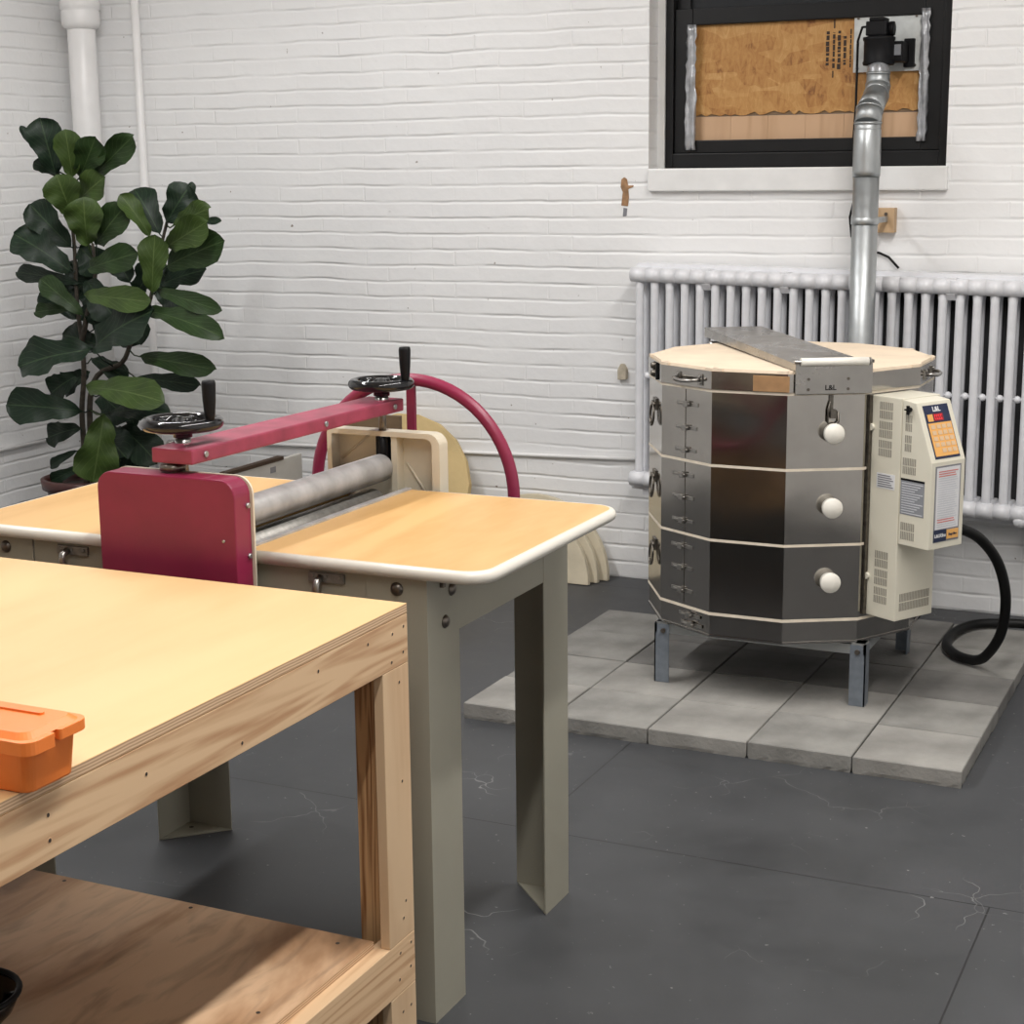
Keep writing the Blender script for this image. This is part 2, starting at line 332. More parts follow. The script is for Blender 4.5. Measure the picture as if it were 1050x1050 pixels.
def tube(bm, pts, r, seg=10, closed=False, mi=0):
    pts = [Vector(p) for p in pts]; n = len(pts)
    rs = r if isinstance(r, (list, tuple)) else [r] * n
    tang = []
    for i in range(n):
        a = pts[(i - 1) % n] if (closed or i > 0) else pts[i]
        b = pts[(i + 1) % n] if (closed or i < n - 1) else pts[i]
        tang.append((b - a).normalized())
    up = Vector((0, 0, 1)) if abs(tang[0].z) < .9 else Vector((1, 0, 0))
    u = tang[0].cross(up).normalized(); rings = []
    for i in range(n):
        t = tang[i]; u = (u - t * u.dot(t)).normalized(); w = t.cross(u)
        rings.append([bm.verts.new(pts[i] + (u * math.cos(2 * PI * k / seg) + w * math.sin(2 * PI * k / seg)) * rs[i]) for k in range(seg)])
    m = n if closed else n - 1
    for i in range(m):
        A, B = rings[i], rings[(i + 1) % n]
        for k in range(seg):
            f = bm.faces.new((A[k], A[(k + 1) % seg], B[(k + 1) % seg], B[k])); f.smooth = True; f.material_index = mi
    if not closed:
        bm.faces.new(rings[0][::-1]).material_index = mi; bm.faces.new(rings[-1]).material_index = mi

def cyl(bm, p0, p1, r, seg=20, r1=None, mi=0):
    p0, p1 = Vector(p0), Vector(p1); t = (p1 - p0).normalized()
    up = Vector((0, 0, 1)) if abs(t.z) < .9 else Vector((1, 0, 0))
    u = t.cross(up).normalized(); w = t.cross(u)
    r1 = r if r1 is None else r1
    A = [bm.verts.new(p0 + (u * math.cos(2 * PI * k / seg) + w * math.sin(2 * PI * k / seg)) * r) for k in range(seg)]
    B = [bm.verts.new(p1 + (u * math.cos(2 * PI * k / seg) + w * math.sin(2 * PI * k / seg)) * r1) for k in range(seg)]
    bm.faces.new(A[::-1]).material_index = mi; bm.faces.new(B).material_index = mi
    for k in range(seg):
        f = bm.faces.new((A[k], A[(k + 1) % seg], B[(k + 1) % seg], B[k])); f.smooth = True; f.material_index = mi

def lathe(bm, prof, c=(0, 0, 0), seg=32, T=None, mi=0):
    """profile of (radius, height) turned about local z at c"""
    T = T or I4; rings = []
    for r, z in prof:
        rings.append([bm.verts.new(T @ Vector((c[0] + r * math.cos(2 * PI * k / seg), c[1] + r * math.sin(2 * PI * k / seg), c[2] + z))) for k in range(seg)] if r > 1e-6 else [bm.verts.new(T @ Vector((c[0], c[1], c[2] + z)))])
    for A, B in zip(rings, rings[1:]):
        for k in range(seg):
            j = (k + 1) % seg
            vs = []
            for q in ((A[k] if len(A) > 1 else A[0]), (A[j] if len(A) > 1 else A[0]), (B[j] if len(B) > 1 else B[0]), (B[k] if len(B) > 1 else B[0])):
                if q not in vs: vs.append(q)
            if len(vs) > 2:
                f = bm.faces.new(vs); f.smooth = True; f.material_index = mi
    for R in (rings[0], rings[-1]):
        if len(R) > 1:
            try: bm.faces.new(R).material_index = mi
            except ValueError: pass

def rrect(x0, x1, y0, y1, r, n=6):
    """rounded rectangle; r = radii of corners (x1,y0) (x1,y1) (x0,y1) (x0,y0)"""
    if not isinstance(r, (list, tuple)): r = [r] * 4
    out = []
    for (cx, cy, a0, rr) in ((x1 - r[0], y0 + r[0], -90, r[0]), (x1 - r[1], y1 - r[1], 0, r[1]), (x0 + r[2], y1 - r[2], 90, r[2]), (x0 + r[3], y0 + r[3], 180, r[3])):
        if rr <= 0: out.append((cx, cy)); continue
        for i in range(n + 1):
            a = math.radians(a0 + 90 * i / n); out.append((cx + rr * math.cos(a), cy + rr * math.sin(a)))
    return out

def text(bm, s, size, T, depth=.0006, mi=0, align='CENTER', bold=0):
    cu = bpy.data.curves.new('lettering', 'FONT'); cu.body = s; cu.size = size; cu.align_x = align; cu.align_y = 'CENTER'; cu.extrude = depth; cu.offset = bold
    ob = bpy.data.objects.new('lettering', cu); COL.objects.link(ob)
    dg = bpy.context.evaluated_depsgraph_get()
    me = bpy.data.meshes.new_from_object(ob.evaluated_get(dg))
    base = len(bm.verts); vs = [bm.verts.new(T @ v.co) for v in me.vertices]
    for p in me.polygons:
        try: bm.faces.new([vs[i] for i in p.vertices]).material_index = mi
        except ValueError: pass
    bpy.data.objects.remove(ob); bpy.data.curves.remove(cu); bpy.data.meshes.remove(me)

def wloc(o):
    p = Vector((0, 0, 0))
    while o is not None: p += o.location; o = o.parent
    return p

def obj(name, bm, mats, parent=None, bevel=0, smooth=False, origin=None):
    """link ONE mesh object; verts are given in world coordinates"""
    bmesh.ops.recalc_face_normals(bm, faces=bm.faces[:])
    if bevel:
        es = [e for e in bm.edges if len(e.link_faces) == 2 and e.calc_face_angle(0) > .6]
        if es: bmesh.ops.bevel(bm, geom=es, offset=bevel, segments=2, affect='EDGES', profile=.6, clamp_overlap=True)
    if smooth:
        for f in bm.faces: f.smooth = True
    off = wloc(parent)
    if parent is None and origin is not None: off = Vector(origin)
    for v in bm.verts: v.co -= off
    me = bpy.data.meshes.new(name); bm.to_mesh(me); bm.free()
    for m in (mats if isinstance(mats, (list, tuple)) else [mats]): me.materials.append(M[m] if isinstance(m, str) else m)
    o = bpy.data.objects.new(name, me); COL.objects.link(o)
    if parent is not None: o.parent = parent
    elif origin is not None: o.location = origin
    return o

def B(): return bmesh.new()

def thing(name, label, cat, loc, group=None):
    o = bpy.data.objects.new(name, None); o.empty_display_size = .1; COL.objects.link(o); o.location = loc
    o['label'] = label; o['category'] = cat
    if group: o['group'] = group
    return o

def tag(o, label, cat, group=None, kind=None):
    o['label'] = label; o['category'] = cat
    if group: o['group'] = group
    if kind: o['kind'] = kind
    return o

def struct(name, bm, mats, **kw):
    o = obj(name, bm, mats, **kw)
    if o.parent is None: o['kind'] = 'structure'
    return o

def frame(origin, xa, ya):
    xa, ya = Vector(xa).normalized(), Vector(ya).normalized(); za = xa.cross(ya)
    T = Matrix((xa, ya, za)).transposed().to_4x4(); T.translation = Vector(origin); return T
# ------------------------------------------------------------------ room (x along the back wall, y into the room, metres)
WY, LX, RX, FY, CZ = 6.26, -5.15, 1.10, -2.6, 3.45
bm = B(); box(bm, LX - .2, RX + .2, FY - .2, WY + .3, -.1, 0); struct('floor', bm, 'floor')
bm = B(); box(bm, LX - .2, RX + .2, FY - .2, WY + .3, CZ, CZ + .1); struct('ceiling', bm, 'ceiling')
WX0, WX1, WZ0, WZ1 = -2.34, -1.192, 1.60, 3.05      # window opening
bm = B()
box(bm, LX, WX0, WY, WY + .24, 0, CZ); box(bm, WX1, RX, WY, WY + .24, 0, CZ)
box(bm, WX0, WX1, WY, WY + .24, 0, WZ0); box(bm, WX0, WX1, WY, WY + .24, WZ1, CZ)
struct('wall_back', bm, 'wall_back')
bm = B(); box(bm, LX - .2, LX, FY, WY + .24, 0, CZ); struct('wall_left', bm, 'wall_side')
bm = B(); box(bm, RX, RX + .2, FY, WY + .24, 0, CZ); struct('wall_right', bm, 'wall_side')
bm = B(); box(bm, LX, RX, FY - .2, FY, 0, CZ); struct('wall_front', bm, 'wall_back')

# window: black sash in a painted reveal
bm = B()
y0, y1 = 6.37, 6.46
FX_ = WX0 + .028
box(bm, FX_, WX0 + .06, y0, y1, 1.655, WZ1); box(bm, WX1 - .05, WX1, y0, y1, 1.655, WZ1)
box(bm, WX0 + .06, WX1 - .05, y0, y1, 1.655, 1.712)
win = struct('window_1', bm, 'black_frame', bevel=.004)
bm = B()
box(bm, WX0 + .06, WX0 + .132, 6.385, 6.45, 1.712, 2.26); box(bm, WX1 - .12, WX1 - .05, 6.385, 6.45, 1.712, 2.26)
box(bm, WX0 + .132, WX1 - .12, 6.385, 6.45, 1.712, 1.762); box(bm, WX0 + .132, WX1 - .12, 6.385, 6.45, 2.198, 2.26)
obj('lower_sash', bm, 'black_frame', win, bevel=.004)
bm = B()
box(bm, WX0 + .06, WX0 + .115, 6.41, 6.46, 2.26, WZ1); box(bm, WX1 - .105, WX1 - .05, 6.41, 6.46, 2.26, WZ1)
obj('upper_sash', bm, 'black_frame', win, bevel=.003)
bm = B(); box(bm, WX0 + .11, WX1 - .105, 6.43, 6.436, 2.26, WZ1); obj('pane', bm, 'dark_glass', win)
bm = B(); box(bm, WX0, FX_ - .0005, 6.362, 6.46, 1.655, WZ1); struct('trim_4', bm, 'white_paint')
bm = B(); box(bm, -2.335, -1.181, 6.232, 6.37, 1.568, 1.655); struct('trim_1', bm, 'white_paint', bevel=.006)

# chipped brick and old plugs in the wall
def blob(x, z, pts, y0, y1, name, mat):
    bm = B(); T = frame((x, 0, z), (1, 0, 0), (0, 0, 1))
    prism(bm, pts, -y1, -y0, T); return struct(name, bm, mat, bevel=.002)
blob(-2.437, 1.565, [(-.016, -.052), (.012, -.055), (.016, -.02), (.013, .012), (.034, .020), (.036, .026), (.012, .026), (.008, .05), (-.004, .058), (-.016, .05), (-.019, .02), (-.010, .0)], 6.2565, 6.27, 'trim_2', 'brick_bare')
blob(-2.437, 1.49, [(-.010, -.02), (.006, -.018), (.009, .012), (-.007, .015)], 6.2575, 6.27, 'trim_3', 'text_grey')
bm = B(); T = frame((-2.442, 6.26, .853), (1, 0, 0), (0, 0, 1))
prism(bm, [(-.018, -.032), (.018, -.03), (.019, .012), (.006, .032), (-.006, .034), (-.019, .008)], -.005, .022, T)
tag(obj('wall_plug', bm, 'plug', bevel=.004, origin=(-2.442, 6.26, .82)), 'small pale wooden plug stuck in brick wall left of radiator', 'plug')

# pipes in the corner
P = thing('drain_pipe', 'thick white painted vertical pipe in the room corner behind the plant', 'pipe', (-4.985, 6.15, 0))
bm = B(); cyl(bm, (-4.985, 6.15, 0), (-4.985, 6.15, CZ), .062, 28); obj('pipe', bm, 'pipe_white', P)
bm = B(); lathe(bm, [(.062, 2.285), (.078, 2.295), (.084, 2.31), (.084, 2.36), (.080, 2.366), (.088, 2.375), (.088, 2.405), (.078, 2.415), (.07, 2.43), (.062, 2.44)], (-4.985, 6.15, 0), 28); obj('collar', bm, 'pipe_white', P)
bm = B(); tube(bm, [(-4.735, 6.215, 0), (-4.735, 6.215, 1.2), (-4.735, 6.215, CZ)], .018, 14)
tag(obj('riser_pipe', bm, 'pipe_white', origin=(-4.735, 6.215, 0)), 'thin white painted vertical pipe on back wall right of the thick pipe', 'pipe')
bm = B(); tube(bm, [(-4.7, 6.25, .44), (-3.6, 6.25, .47), (-2.36, 6.25, .50)], .0075, 10)
tag(obj('wall_conduit', bm, 'pipe_white', origin=(-3.5, 6.25, .47)), 'slim white painted conduit running low along the back wall to the radiator', 'conduit')
bm = B(); tube(bm, [(-5.14, 2.6, .47), (-5.14, 4.4, .467), (-5.14, 6.05, .463)], .0085, 10)
tag(obj('wall_conduit', bm, 'pipe_white', origin=(-5.14, 4.4, .47)), 'slim white painted conduit running low along the left wall behind plant', 'conduit')

# boarded window contents
bm = B()
xs = [-2.215 + i * (.905 / 46) for i in range(47)]
edge = [(x, 1.862 + random.uniform(-.010, .008)) for x in xs]
T = frame((0, 6.44, 0), (1, 0, 0), (0, 0, 1))
prism(bm, edge + [(-1.31, 2.205), (-2.215, 2.205)], .02, .034, T, 0)
box(bm, -2.213, -1.312, 6.412, 6.430, 1.853, 1.905, None, 2)
rng = random.Random(3)
def stampcol(x, z0, z1, w):
    z = z0
    while z < z1:
        h = rng.uniform(.006, .022); 
        box(bm, x - w * rng.uniform(.35, .5), x + w * rng.uniform(.35, .5), 6.4045, 6.4062, z, min(z + h, z1), None, 1); z += h + rng.uniform(.002, .006)
for x, a, b, w in ((-1.678, 2.03, 2.155, .014), (-1.654, 2.02, 2.15, .010), (-1.634, 2.015, 2.155, .013), (-1.612, 2.03, 2.135, .012), (-1.59, 2.02, 2.16, .006)): stampcol(x, a, b, w)
box(bm, -1.656, -1.651, 6.4045, 6.4062, 2.165, 2.198, None, 1); box(bm, -1.658, -1.653, 6.4045, 6.4062, 1.985, 2.01, None, 1)
tag(obj('osb_panel', bm, ['osb', 'ink', 'brown_wood'], origin=(-1.76, 6.41, 1.86)), 'orange brown chipboard panel with stamped dark print closing the black window', 'board')
bm = B()
for i in range(6): box(bm, -2.205 + i * .149, -2.205 + (i + 1) * .149 - .0008, 6.412, 6.43, 1.762, 1.852)
tag(obj('wood_strip', bm, 'pine_strip', origin=(-1.76, 6.42, 1.762)), 'pale bare wood strip under the chipboard in the window', 'board')
def tape(x0, x1, z0, z1, label):
    bm = B(); n = 22; rows = []
    for i in range(n + 1):
        z = z0 + (z1 - z0) * i / n; j = random.uniform(-.004, .004)
        rows.append([bm.verts.new((x0 + (x1 - x0) * k / 5 + (j if k in (0, 5) else 0), 6.378 - .006 * math.sin(k * 1.9 + i * .25) - random.uniform(0, .004), z)) for k in range(6)])
    for a, b in zip(rows, rows[1:]):
        for k in range(5): bm.faces.new((a[k], a[k + 1], b[k + 1], b[k]))
    o = obj('duct_tape_strip', bm, 'tape', smooth=True, origin=(x0, 6.38, z0)); tag(o, label, 'tape', 'tape strips on the window'); md = o.modifiers.new('t', 'SOLIDIFY'); md.thickness = .0015
tape(-2.229, -2.189, 1.725, 2.20, 'crinkled silver duct tape strip down left side of window')
tape(-1.325, -1.292, 1.745, 2.22, 'crinkled silver duct tape strip down right side of window')

V = thing('vent_blower', 'black vent blower on grey metal plate fixed in the boarded window', 'blower', (-1.45, 6.38, 2.0))
bm = B(); box(bm, -1.575, -1.325, 6.392, 6.397, 2.0, 2.212); obj('mounting_plate', bm, 'galv_plate', V)
bm = B()
bm.free()
for x, z in ((-1.56, 2.015), (-1.56, 2.10), (-1.56, 2.195), (-1.345, 2.02), (-1.345, 2.195)):
    bm = B(); cyl(bm, (x, 6.393, z), (x, 6.388, z), .005, 8); obj('screw', bm, 'bolt', V)
bm = B(); lathe(bm, [(.040, 2.014), (.055, 2.015), (.058, 2.024), (.054, 2.032), (.054, 2.098), (.058, 2.104), (.058, 2.113), (.040, 2.117)], (-1.444, 6.236, 0), 32)
box(bm, -1.49, -1.40, 6.236, 6.392, 2.03, 2.10); obj('fan_housing', bm, 'black_plastic', V)
bm = B(); box(bm, -1.487, -1.412, 6.20, 6.295, 2.1175, 2.168); box(bm, -1.478, -1.42, 6.21, 6.285, 2.168, 2.182)
cyl(bm, (-1.412, 6.25, 2.142), (-1.392, 6.25, 2.142), .026, 20); obj('motor', bm, 'black_plastic', V, bevel=.005)
bm = B(); box(bm, -1.40, -1.365, 6.27, 6.385, 2.028, 2.10); box(bm, -1.385, -1.345, 6.375, 6.391, 2.012, 2.115); obj('outlet_flange', bm, 'black_plastic', V, bevel=.004)
bm = B(); box(bm, -1.396, -1.372, 6.2685, 6.2705, 2.05, 2.088); obj('rating_label', bm, 'label_grey', V)
bm = B(); tube(bm, [(-1.485, 6.27, 2.155), (-1.52, 6.29, 2.155), (-1.545, 6.33, 2.11), (-1.55, 6.35, 2.0), (-1.538, 6.30, 1.88), (-1.525, 6.222, 1.74), (-1.517, 6.218, 1.62), (-1.515, 6.225, 1.54), (-1.532, 6.235, 1.47), (-1.525, 6.24, 1.40), (-1.50, 6.245, 1.35), (-1.42, 6.245, 1.34), (-1.385, 6.245, 1.325), (-1.345, 6.24, 1.285)], .0045, 8)
obj('cord', bm, 'rubber', V)

D = thing('exhaust_duct', 'shiny galvanised metal duct running down from the blower behind the kiln', 'duct', (-1.42, 6.0, 0))
bm = B(); cyl(bm, (-1.420, 6.0, 1.70), (-1.420, 6.0, 0), .046, 32)
cyl(bm, (-1.420, 6.0, 1.475), (-1.420, 6.0, 1.46), .0475, 32); obj('pipe', bm, 'galv', D)
bm = B(); lathe(bm, [(.0485, 1.62), (.049, 1.64), (.0485, 1.70), (.0475, 1.78), (.045, 1.785)], (-1.420, 6.0, 0), 32); obj('foil_joint', bm, 'galv', D)
bm = B(); ax_ = [((6.0, 1.765), .0455), ((6.0, 1.805), .0465), ((6.028, 1.85), .0465), ((6.165, 1.905), .0445), ((6.20, 1.94), .043), ((6.20, 1.985), .0405)]
for (a, ra), (b_, rb_) in zip(ax_, ax_[1:]):
    d_ = (Vector((0, *b_)) - Vector((0, *a))).normalized() * .006
    xa_, xb_ = -1.420 - .075 * (a[0] - 6.0), -1.420 - .075 * (b_[0] - 6.0)
    cyl(bm, Vector((xa_, *a)) - d_, Vector((xb_, *b_)) + d_, ra, 32, rb_)
    cyl(bm, Vector((xb_, *b_)) - d_ * .6, Vector((xb_, *b_)) + d_ * .6, rb_ + .0022, 32)
obj('elbow', bm, 'galv', D)
bm = B(); tube(bm, [(-1.435, 6.20, 1.955), (-1.436, 6.203, 1.975), (-1.438, 6.21, 1.995), (-1.44, 6.216, 2.012)], [.0415, .040, .0395, .038], 28); obj('upper_sleeve', bm, 'tape', D)
bm = B(); lathe(bm, [(.0475, 1.452), (.049, 1.453), (.049, 1.477), (.0475, 1.478)], (-1.420, 6.0, 0), 32)
box(bm, -1.396, -1.385, 6.02, 6.211, 1.455, 1.475); obj('strap', bm, 'galv', D)
Bk = thing('mounting_block', 'small square wooden block screwed to the brick wall beside the duct', 'block', (-1.40, 6.24, 1.42))
bm = B(); box(bm, -1.445, -1.362, 6.212, 6.26, 1.415, 1.505); obj('block', bm, 'pine_block', Bk, bevel=.003)
bm = B(); cyl(bm, (-1.392, 6.213, 1.483), (-1.392, 6.206, 1.483), .006, 10); obj('screw', bm, 'bolt', Bk)

# ------------------------------------------------------------------ radiator
SL = .0192
RAD = thing('radiator', 'long white cast iron column radiator under the window behind the kiln', 'radiator', (-1.5, 6.14, .42))
def shear(bm):
    for v in bm.verts: v.co.z -= SL * (v.co.x + 2.345)
NS = 34
for i in range(NS):
    x = -2.314 + .0611 * i
    bm = B()
    for yy in (6.105, 6.176):
        tube(bm, [(x, yy, .462), (x, yy, .50), (x, yy, .86), (x, yy, 1.20), (x, yy, 1.245)], [.019, .0162, .0162, .0162, .020], 12)
    # top and bottom headers with rounded noses
    for z, r in ((1.254, .0275), (.452, .029)):
        T = frame((x, 6.145, z), (1, 0, 0), (0, 0, 1))
        prism(bm, rrect(-.0305, .0305, -r, r, [.010, .001, .001, .010], 4) if z > 1 else rrect(-.0305, .0305, -r, r, [.001, .008, .008, .001], 4), -.060, .052, T)
        cyl(bm, (x - .0305, 6.093, z), (x + .0305, 6.093, z), r, 14)
    lathe(bm, [(0, .0), (.012, .004), (.014, .014), (.012, .024), (0, .028)], (x, 6.105, 1.222), 12)
    if i < NS - 1:
        lathe(bm, [(0, -.014), (.010, -.010), (.014, 0), (.010, .010), (0, .014)], (x + .0305, 6.112, .862), 12)
        cyl(bm, (x + .008, 6.112, .862), (x + .053, 6.112, .862), .006, 8)
    if i % 5 == 4:
        T = frame((x + .0305, 6.145, 1.248), (0, 1, 0), (0, 0, 1))
        prism(bm, [(-.066, .036), (-.066, -.02), (-.05, -.042), (.05, -.042), (.066, -.02), (.066, .036)], -.016, .016, T)
    shear(bm)
    obj('section', bm, 'rad_white', RAD)
bm = B(); T = frame((0, 6.175, 1.275), (1, 0, 0), (0, 0, 1)); prism(bm, rrect(-2.345, -2.345 + .0611 * NS, -.01, .022, .01, 4), -.045, .03, T); shear(bm); obj('top_lip', bm, 'rad_white', RAD)
bm = B(); cyl(bm, (-2.35, 6.13, .417), (-.27, 6.13, .417), .014, 14); lathe(bm, [(0, 0), (.02, .003), (.024, .012), (.02, .03), (0, .034)], (0, 0, 0), 14, frame((-.845, 6.10, .425), (1, 0, 0), (0, 0, 1))); shear(bm); obj('return_pipe', bm, 'rad_white', RAD)
bm = B(); box(bm, -2.33, -.28, 6.225, 6.235, .46, 1.24); shear(bm); obj('gap_shade_panel', bm, 'rad_dark', RAD)  # added dark sheet, stands in for the shade between the tubes
for x in (-2.28, -.35):
    bm = B(); box(bm, x - .02, x + .02, 6.11, 6.255, .385, .43); obj('wall_bracket', bm, 'rad_white', RAD)

# ------------------------------------------------------------------ pavers under the kiln
ORD = ['leftmost slab', 'second from the left', 'middle', 'second from the right', 'rightmost']
ROWN = ['in the front row', 'in the second row', 'in the third row', 'in the fourth row', 'in the back row']
PX0, PY0, PW = -2.235, 4.378, .3025
rp = random.Random(11)
for c in range(5):
    for r in range(5 if c >= 3 else 4):
        x0, y0 = PX0 + c * PW, PY0 + r * PW + (rp.uniform(-.006, .006) if r else 0)
        bm = B(); n = 14; gx = .0022
        # slab with slightly ragged edges
        bot = []
        X0, X1, Y0, Y1 = x0 + gx, x0 + PW - gx, y0 + gx, y0 + PW - gx
        for i in range(n): bot.append((X0 + (X1 - X0) * i / n, Y0))
        for i in range(n): bot.append((X1, Y0 + (Y1 - Y0) * i / n))
        for i in range(n): bot.append((X1 - (X1 - X0) * i / n, Y1))
        for i in range(n): bot.append((X0, Y1 - (Y1 - Y0) * i / n))
        cx, cy = (X0 + X1) / 2, (Y0 + Y1) / 2
        top = [(x, y) for x, y in bot]
        ragged = [(cx + (x - cx) * (1 - rp.uniform(0, .022)), cy + (y - cy) * (1 - rp.uniform(0, .022))) for x, y in bot]
        zt = .05 + rp.uniform(-.0015, .0015)
        frustum(bm, ragged, 0.0, bot, .010); frustum(bm, bot, .010, top, zt - .003); 
        frustum(bm, top, zt - .003, [(cx + (x - cx) * .985, cy + (y - cy) * .985) for x, y in top], zt)
        o = obj('concrete_paver', bm, rp.choice(['paver', 'paver_b', 'paver_b', 'paver']) if r < 2 else rp.choice(['paver', 'paver_c', 'paver']), origin=(cx, cy, 0))  # dark slabs only in rear rows: varied tone plus painted under-kiln shade
        tag(o, 'grey concrete paver, %s %s' % (ORD[c], ROWN[r]), 'paver', 'concrete pavers under the kiln')

# ------------------------------------------------------------------ kiln
KC = Vector((-1.44, 5.14, 0)); AP = .43; Z = Vector((0, 0, 1))
def nrm(a): return Vector((math.cos(math.radians(a)), math.sin(math.radians(a)), 0))
def KF(a, r=AP, z=0.0):
    """frame on a facet: local x to the viewer's right, local y up, local z outward"""
    n = nrm(a); return frame(KC + n * r + Z * z, Z.cross(n), Z)
def dodeca(r): return [((r / math.cos(PI / 12)) * math.cos(math.radians(15 + 30 * k)), (r / math.cos(PI / 12)) * math.sin(math.radians(15 + 30 * k))) for k in range(12)]
TK = Matrix.Translation(KC)

ST = thing('kiln_stand', 'grey metal angle stand with short legs carrying the kiln on pavers', 'stand', (KC.x, KC.y, .05))
sx0, sx1, sy0, sy1 = -1.77, -1.095, 4.815, 5.47
for (x, y, dx, dy) in ((sx0, sy0, 1, 1), (sx1, sy0, -1, 1), (sx1, sy1, -1, -1), (sx0, sy1, 1, -1)):
    bm = B(); t = .004; w = .048
    box(bm, min(x, x + dx * w), max(x, x + dx * w), min(y, y + dy * t), max(y, y + dy * t), .0515, .243)
    box(bm, min(x, x + dx * t), max(x, x + dx * t), min(y, y + dy * w), max(y, y + dy * w), .0515, .243)
    obj('leg', bm, 'stand', ST)
bm = B()
for yy, s in ((sy0 + .004, 1), (sy1 - .004, -1)):
    box(bm, sx0, sx1, min(yy, yy + s * .004), max(yy, yy + s * .004), .213, .247); box(bm, sx0, sx1, min(yy, yy + s * .04), max(yy, yy + s * .04), .243, .2485)
for xx, s in ((sx0 + .004, 1), (sx1 - .004, -1)):
    box(bm, min(xx, xx + s * .004), max(xx, xx + s * .004), sy0, sy1, .213, .247); box(bm, min(xx, xx + s * .04), max(xx, xx + s * .04), sy0, sy1, .243, .2485)
obj('top_frame', bm, 'galv', ST)
for x in (sx0 + .03, sx1 - .025):
    bm = B(); cyl(bm, (x, sy0 + .002, .222), (x, sy0 - .006, .222), .008, 10); obj('bolt', bm, 'bolt', ST)

K = thing('kiln', 'big twelve sided stainless steel electric kiln standing on grey stand', 'kiln', (KC.x, KC.y, .25))
bm = B(); prism(bm, dodeca(AP - .003), .2495, .318, TK); prism(bm, dodeca(AP), .2495, .256, TK); obj('base_band', bm, 'steel', K)
ringz = [(.327, .549), (.557, .778), (.786, 1.003)]
for z0, z1 in ringz:
    bm = B(); prism(bm, dodeca(AP), z0, z1, TK); obj('ring', bm, 'steel', K)
bm = B()
for z0, z1 in ((.318, .327), (.549, .557), (.778, .786), (1.003, 1.012)): prism(bm, dodeca(AP + .001), z0, z1, TK)
obj('firebrick_seam', bm, 'firebrick_edge', K)
# lid
bm = B(); prism(bm, dodeca(AP + .004), 1.012, 1.066, TK); obj('lid_band', bm, 'steel', K)
bm = B(); frustum(bm, dodeca(AP - .004), 1.066, dodeca(AP - .006), 1.074, TK)
for a in (-150, -120, -90, -30, 0, 30):
    T = KF(a, AP - .011, 1.066); box(bm, -.115, -.085, 0, .0085, -.012, .013, T); box(bm, .085, .115, 0, .0085, -.012, .013, T)
obj('lid_slab', bm, 'firebrick', K)
def lid_handle(a, x):
    bm = B(); T = KF(a, AP + .004, 1.036)
    for s in (-1, 1): 
        box(bm, x + s * .050 - .010, x + s * .050 + .010, -.017, .017, 0, .004, T)
        for q in (-1, 1): cyl(bm, T @ Vector((x + s * .05, q * .01, .004)), T @ Vector((x + s * .05, q * .01, .008)), .004, 8)
    tube(bm, [T @ Vector(p) for p in ((x - .05, 0, .003), (x - .047, 0, .022), (x - .03, -.003, .032), (x, -.004, .034), (x + .03, -.003, .032), (x + .047, 0, .022), (x + .05, 0, .003))], .0055, 10)
    obj('lid_handle', bm, 'steel_dull', K)
lid_handle(-120, .018); lid_handle(0, .0)
bm = B(); T = KF(-90, AP + .004, 1.037); box(bm, .012, .122, -.024, .023, 0, .0025, T); obj('nameplate', bm, 'copper', K, bevel=.0008)
# lid brace: folded steel plate from the hinge to the front
n60 = nrm(-60); t60 = Z.cross(n60)
def brace_pt(r, w, z): return KC + n60 * r + t60 * w + Z * z
bm = B()
f0, f1, b0, b1 = -.095, .130, -.165, .035
rf, rb = AP + .012, -(AP + .12)
zf, zb = 1.096, 1.114
for (a0, a1, z0f, z0b, z1f, z1b) in ((0, 1, zf - .003, zb - .003, zf, zb),):
    v = [bm.verts.new(p) for p in (brace_pt(rf, f0, z0f), brace_pt(rf, f1, z0f), brace_pt(rb, b1, z0b), brace_pt(rb, b0, z0b), brace_pt(rf, f0, z1f), brace_pt(rf, f1, z1f), brace_pt(rb, b1, z1b), brace_pt(rb, b0, z1b))]
    for f in ((0, 3, 2, 1), (4, 5, 6, 7), (0, 1, 5, 4), (1, 2, 6, 5), (2, 3, 7, 6), (3, 0, 4, 7)): bm.faces.new([v[i] for i in f])
for wf, wb, s in ((f0, b0, 1), (f1, b1, -1)):
    v = [bm.verts.new(p) for p in (brace_pt(rf, wf, 1.0755), brace_pt(rf, wf + s * .003, 1.0755), brace_pt(rb, wb + s * .003, 1.082), brace_pt(rb, wb, 1.082), brace_pt(rf, wf, zf - .002), brace_pt(rf, wf + s * .003, zf - .002), brace_pt(rb, wb + s * .003, zb - .002), brace_pt(rb, wb, zb - .002))]
    for f in ((0, 3, 2, 1), (4, 5, 6, 7), (0, 1, 5, 4), (1, 2, 6, 5), (2, 3, 7, 6), (3, 0, 4, 7)): bm.faces.new([v[i] for i in f])
br = obj('lid_brace', bm, 'steel_dull', K)
bm = B(); T = KF(-60, AP + .0085, 0); box(bm, -.097, .132, 1.008, zf, 0, .006, T)
fp = obj('front_plate', bm, 'steel_dull', br, bevel=.001)
T = KF(-60, AP + .0145, 0)
for x in (-.058, .060):
    for z in (1.022, 1.052):
        bm = B(); cyl(bm, T @ Vector((x, z, -.001)), T @ Vector((x, z, .002)), .0045, 10); obj('screw', bm, 'bolt', br)
bm = B(); text(bm, 'L&L', .021, frame(KC + n60 * (AP + .0147) + t60 * .008 + Z * 1.026, t60, Z), bold=.0004); obj('maker_mark', bm, 'black_plastic', br)
bm = B(); cyl(bm, brace_pt(rf + .004, f0 + .012, zf + .006), brace_pt(rf + .004, f1 - .012, zf + .006), .0125, 20); obj('ceramic_handle', bm, 'ceramic', br)
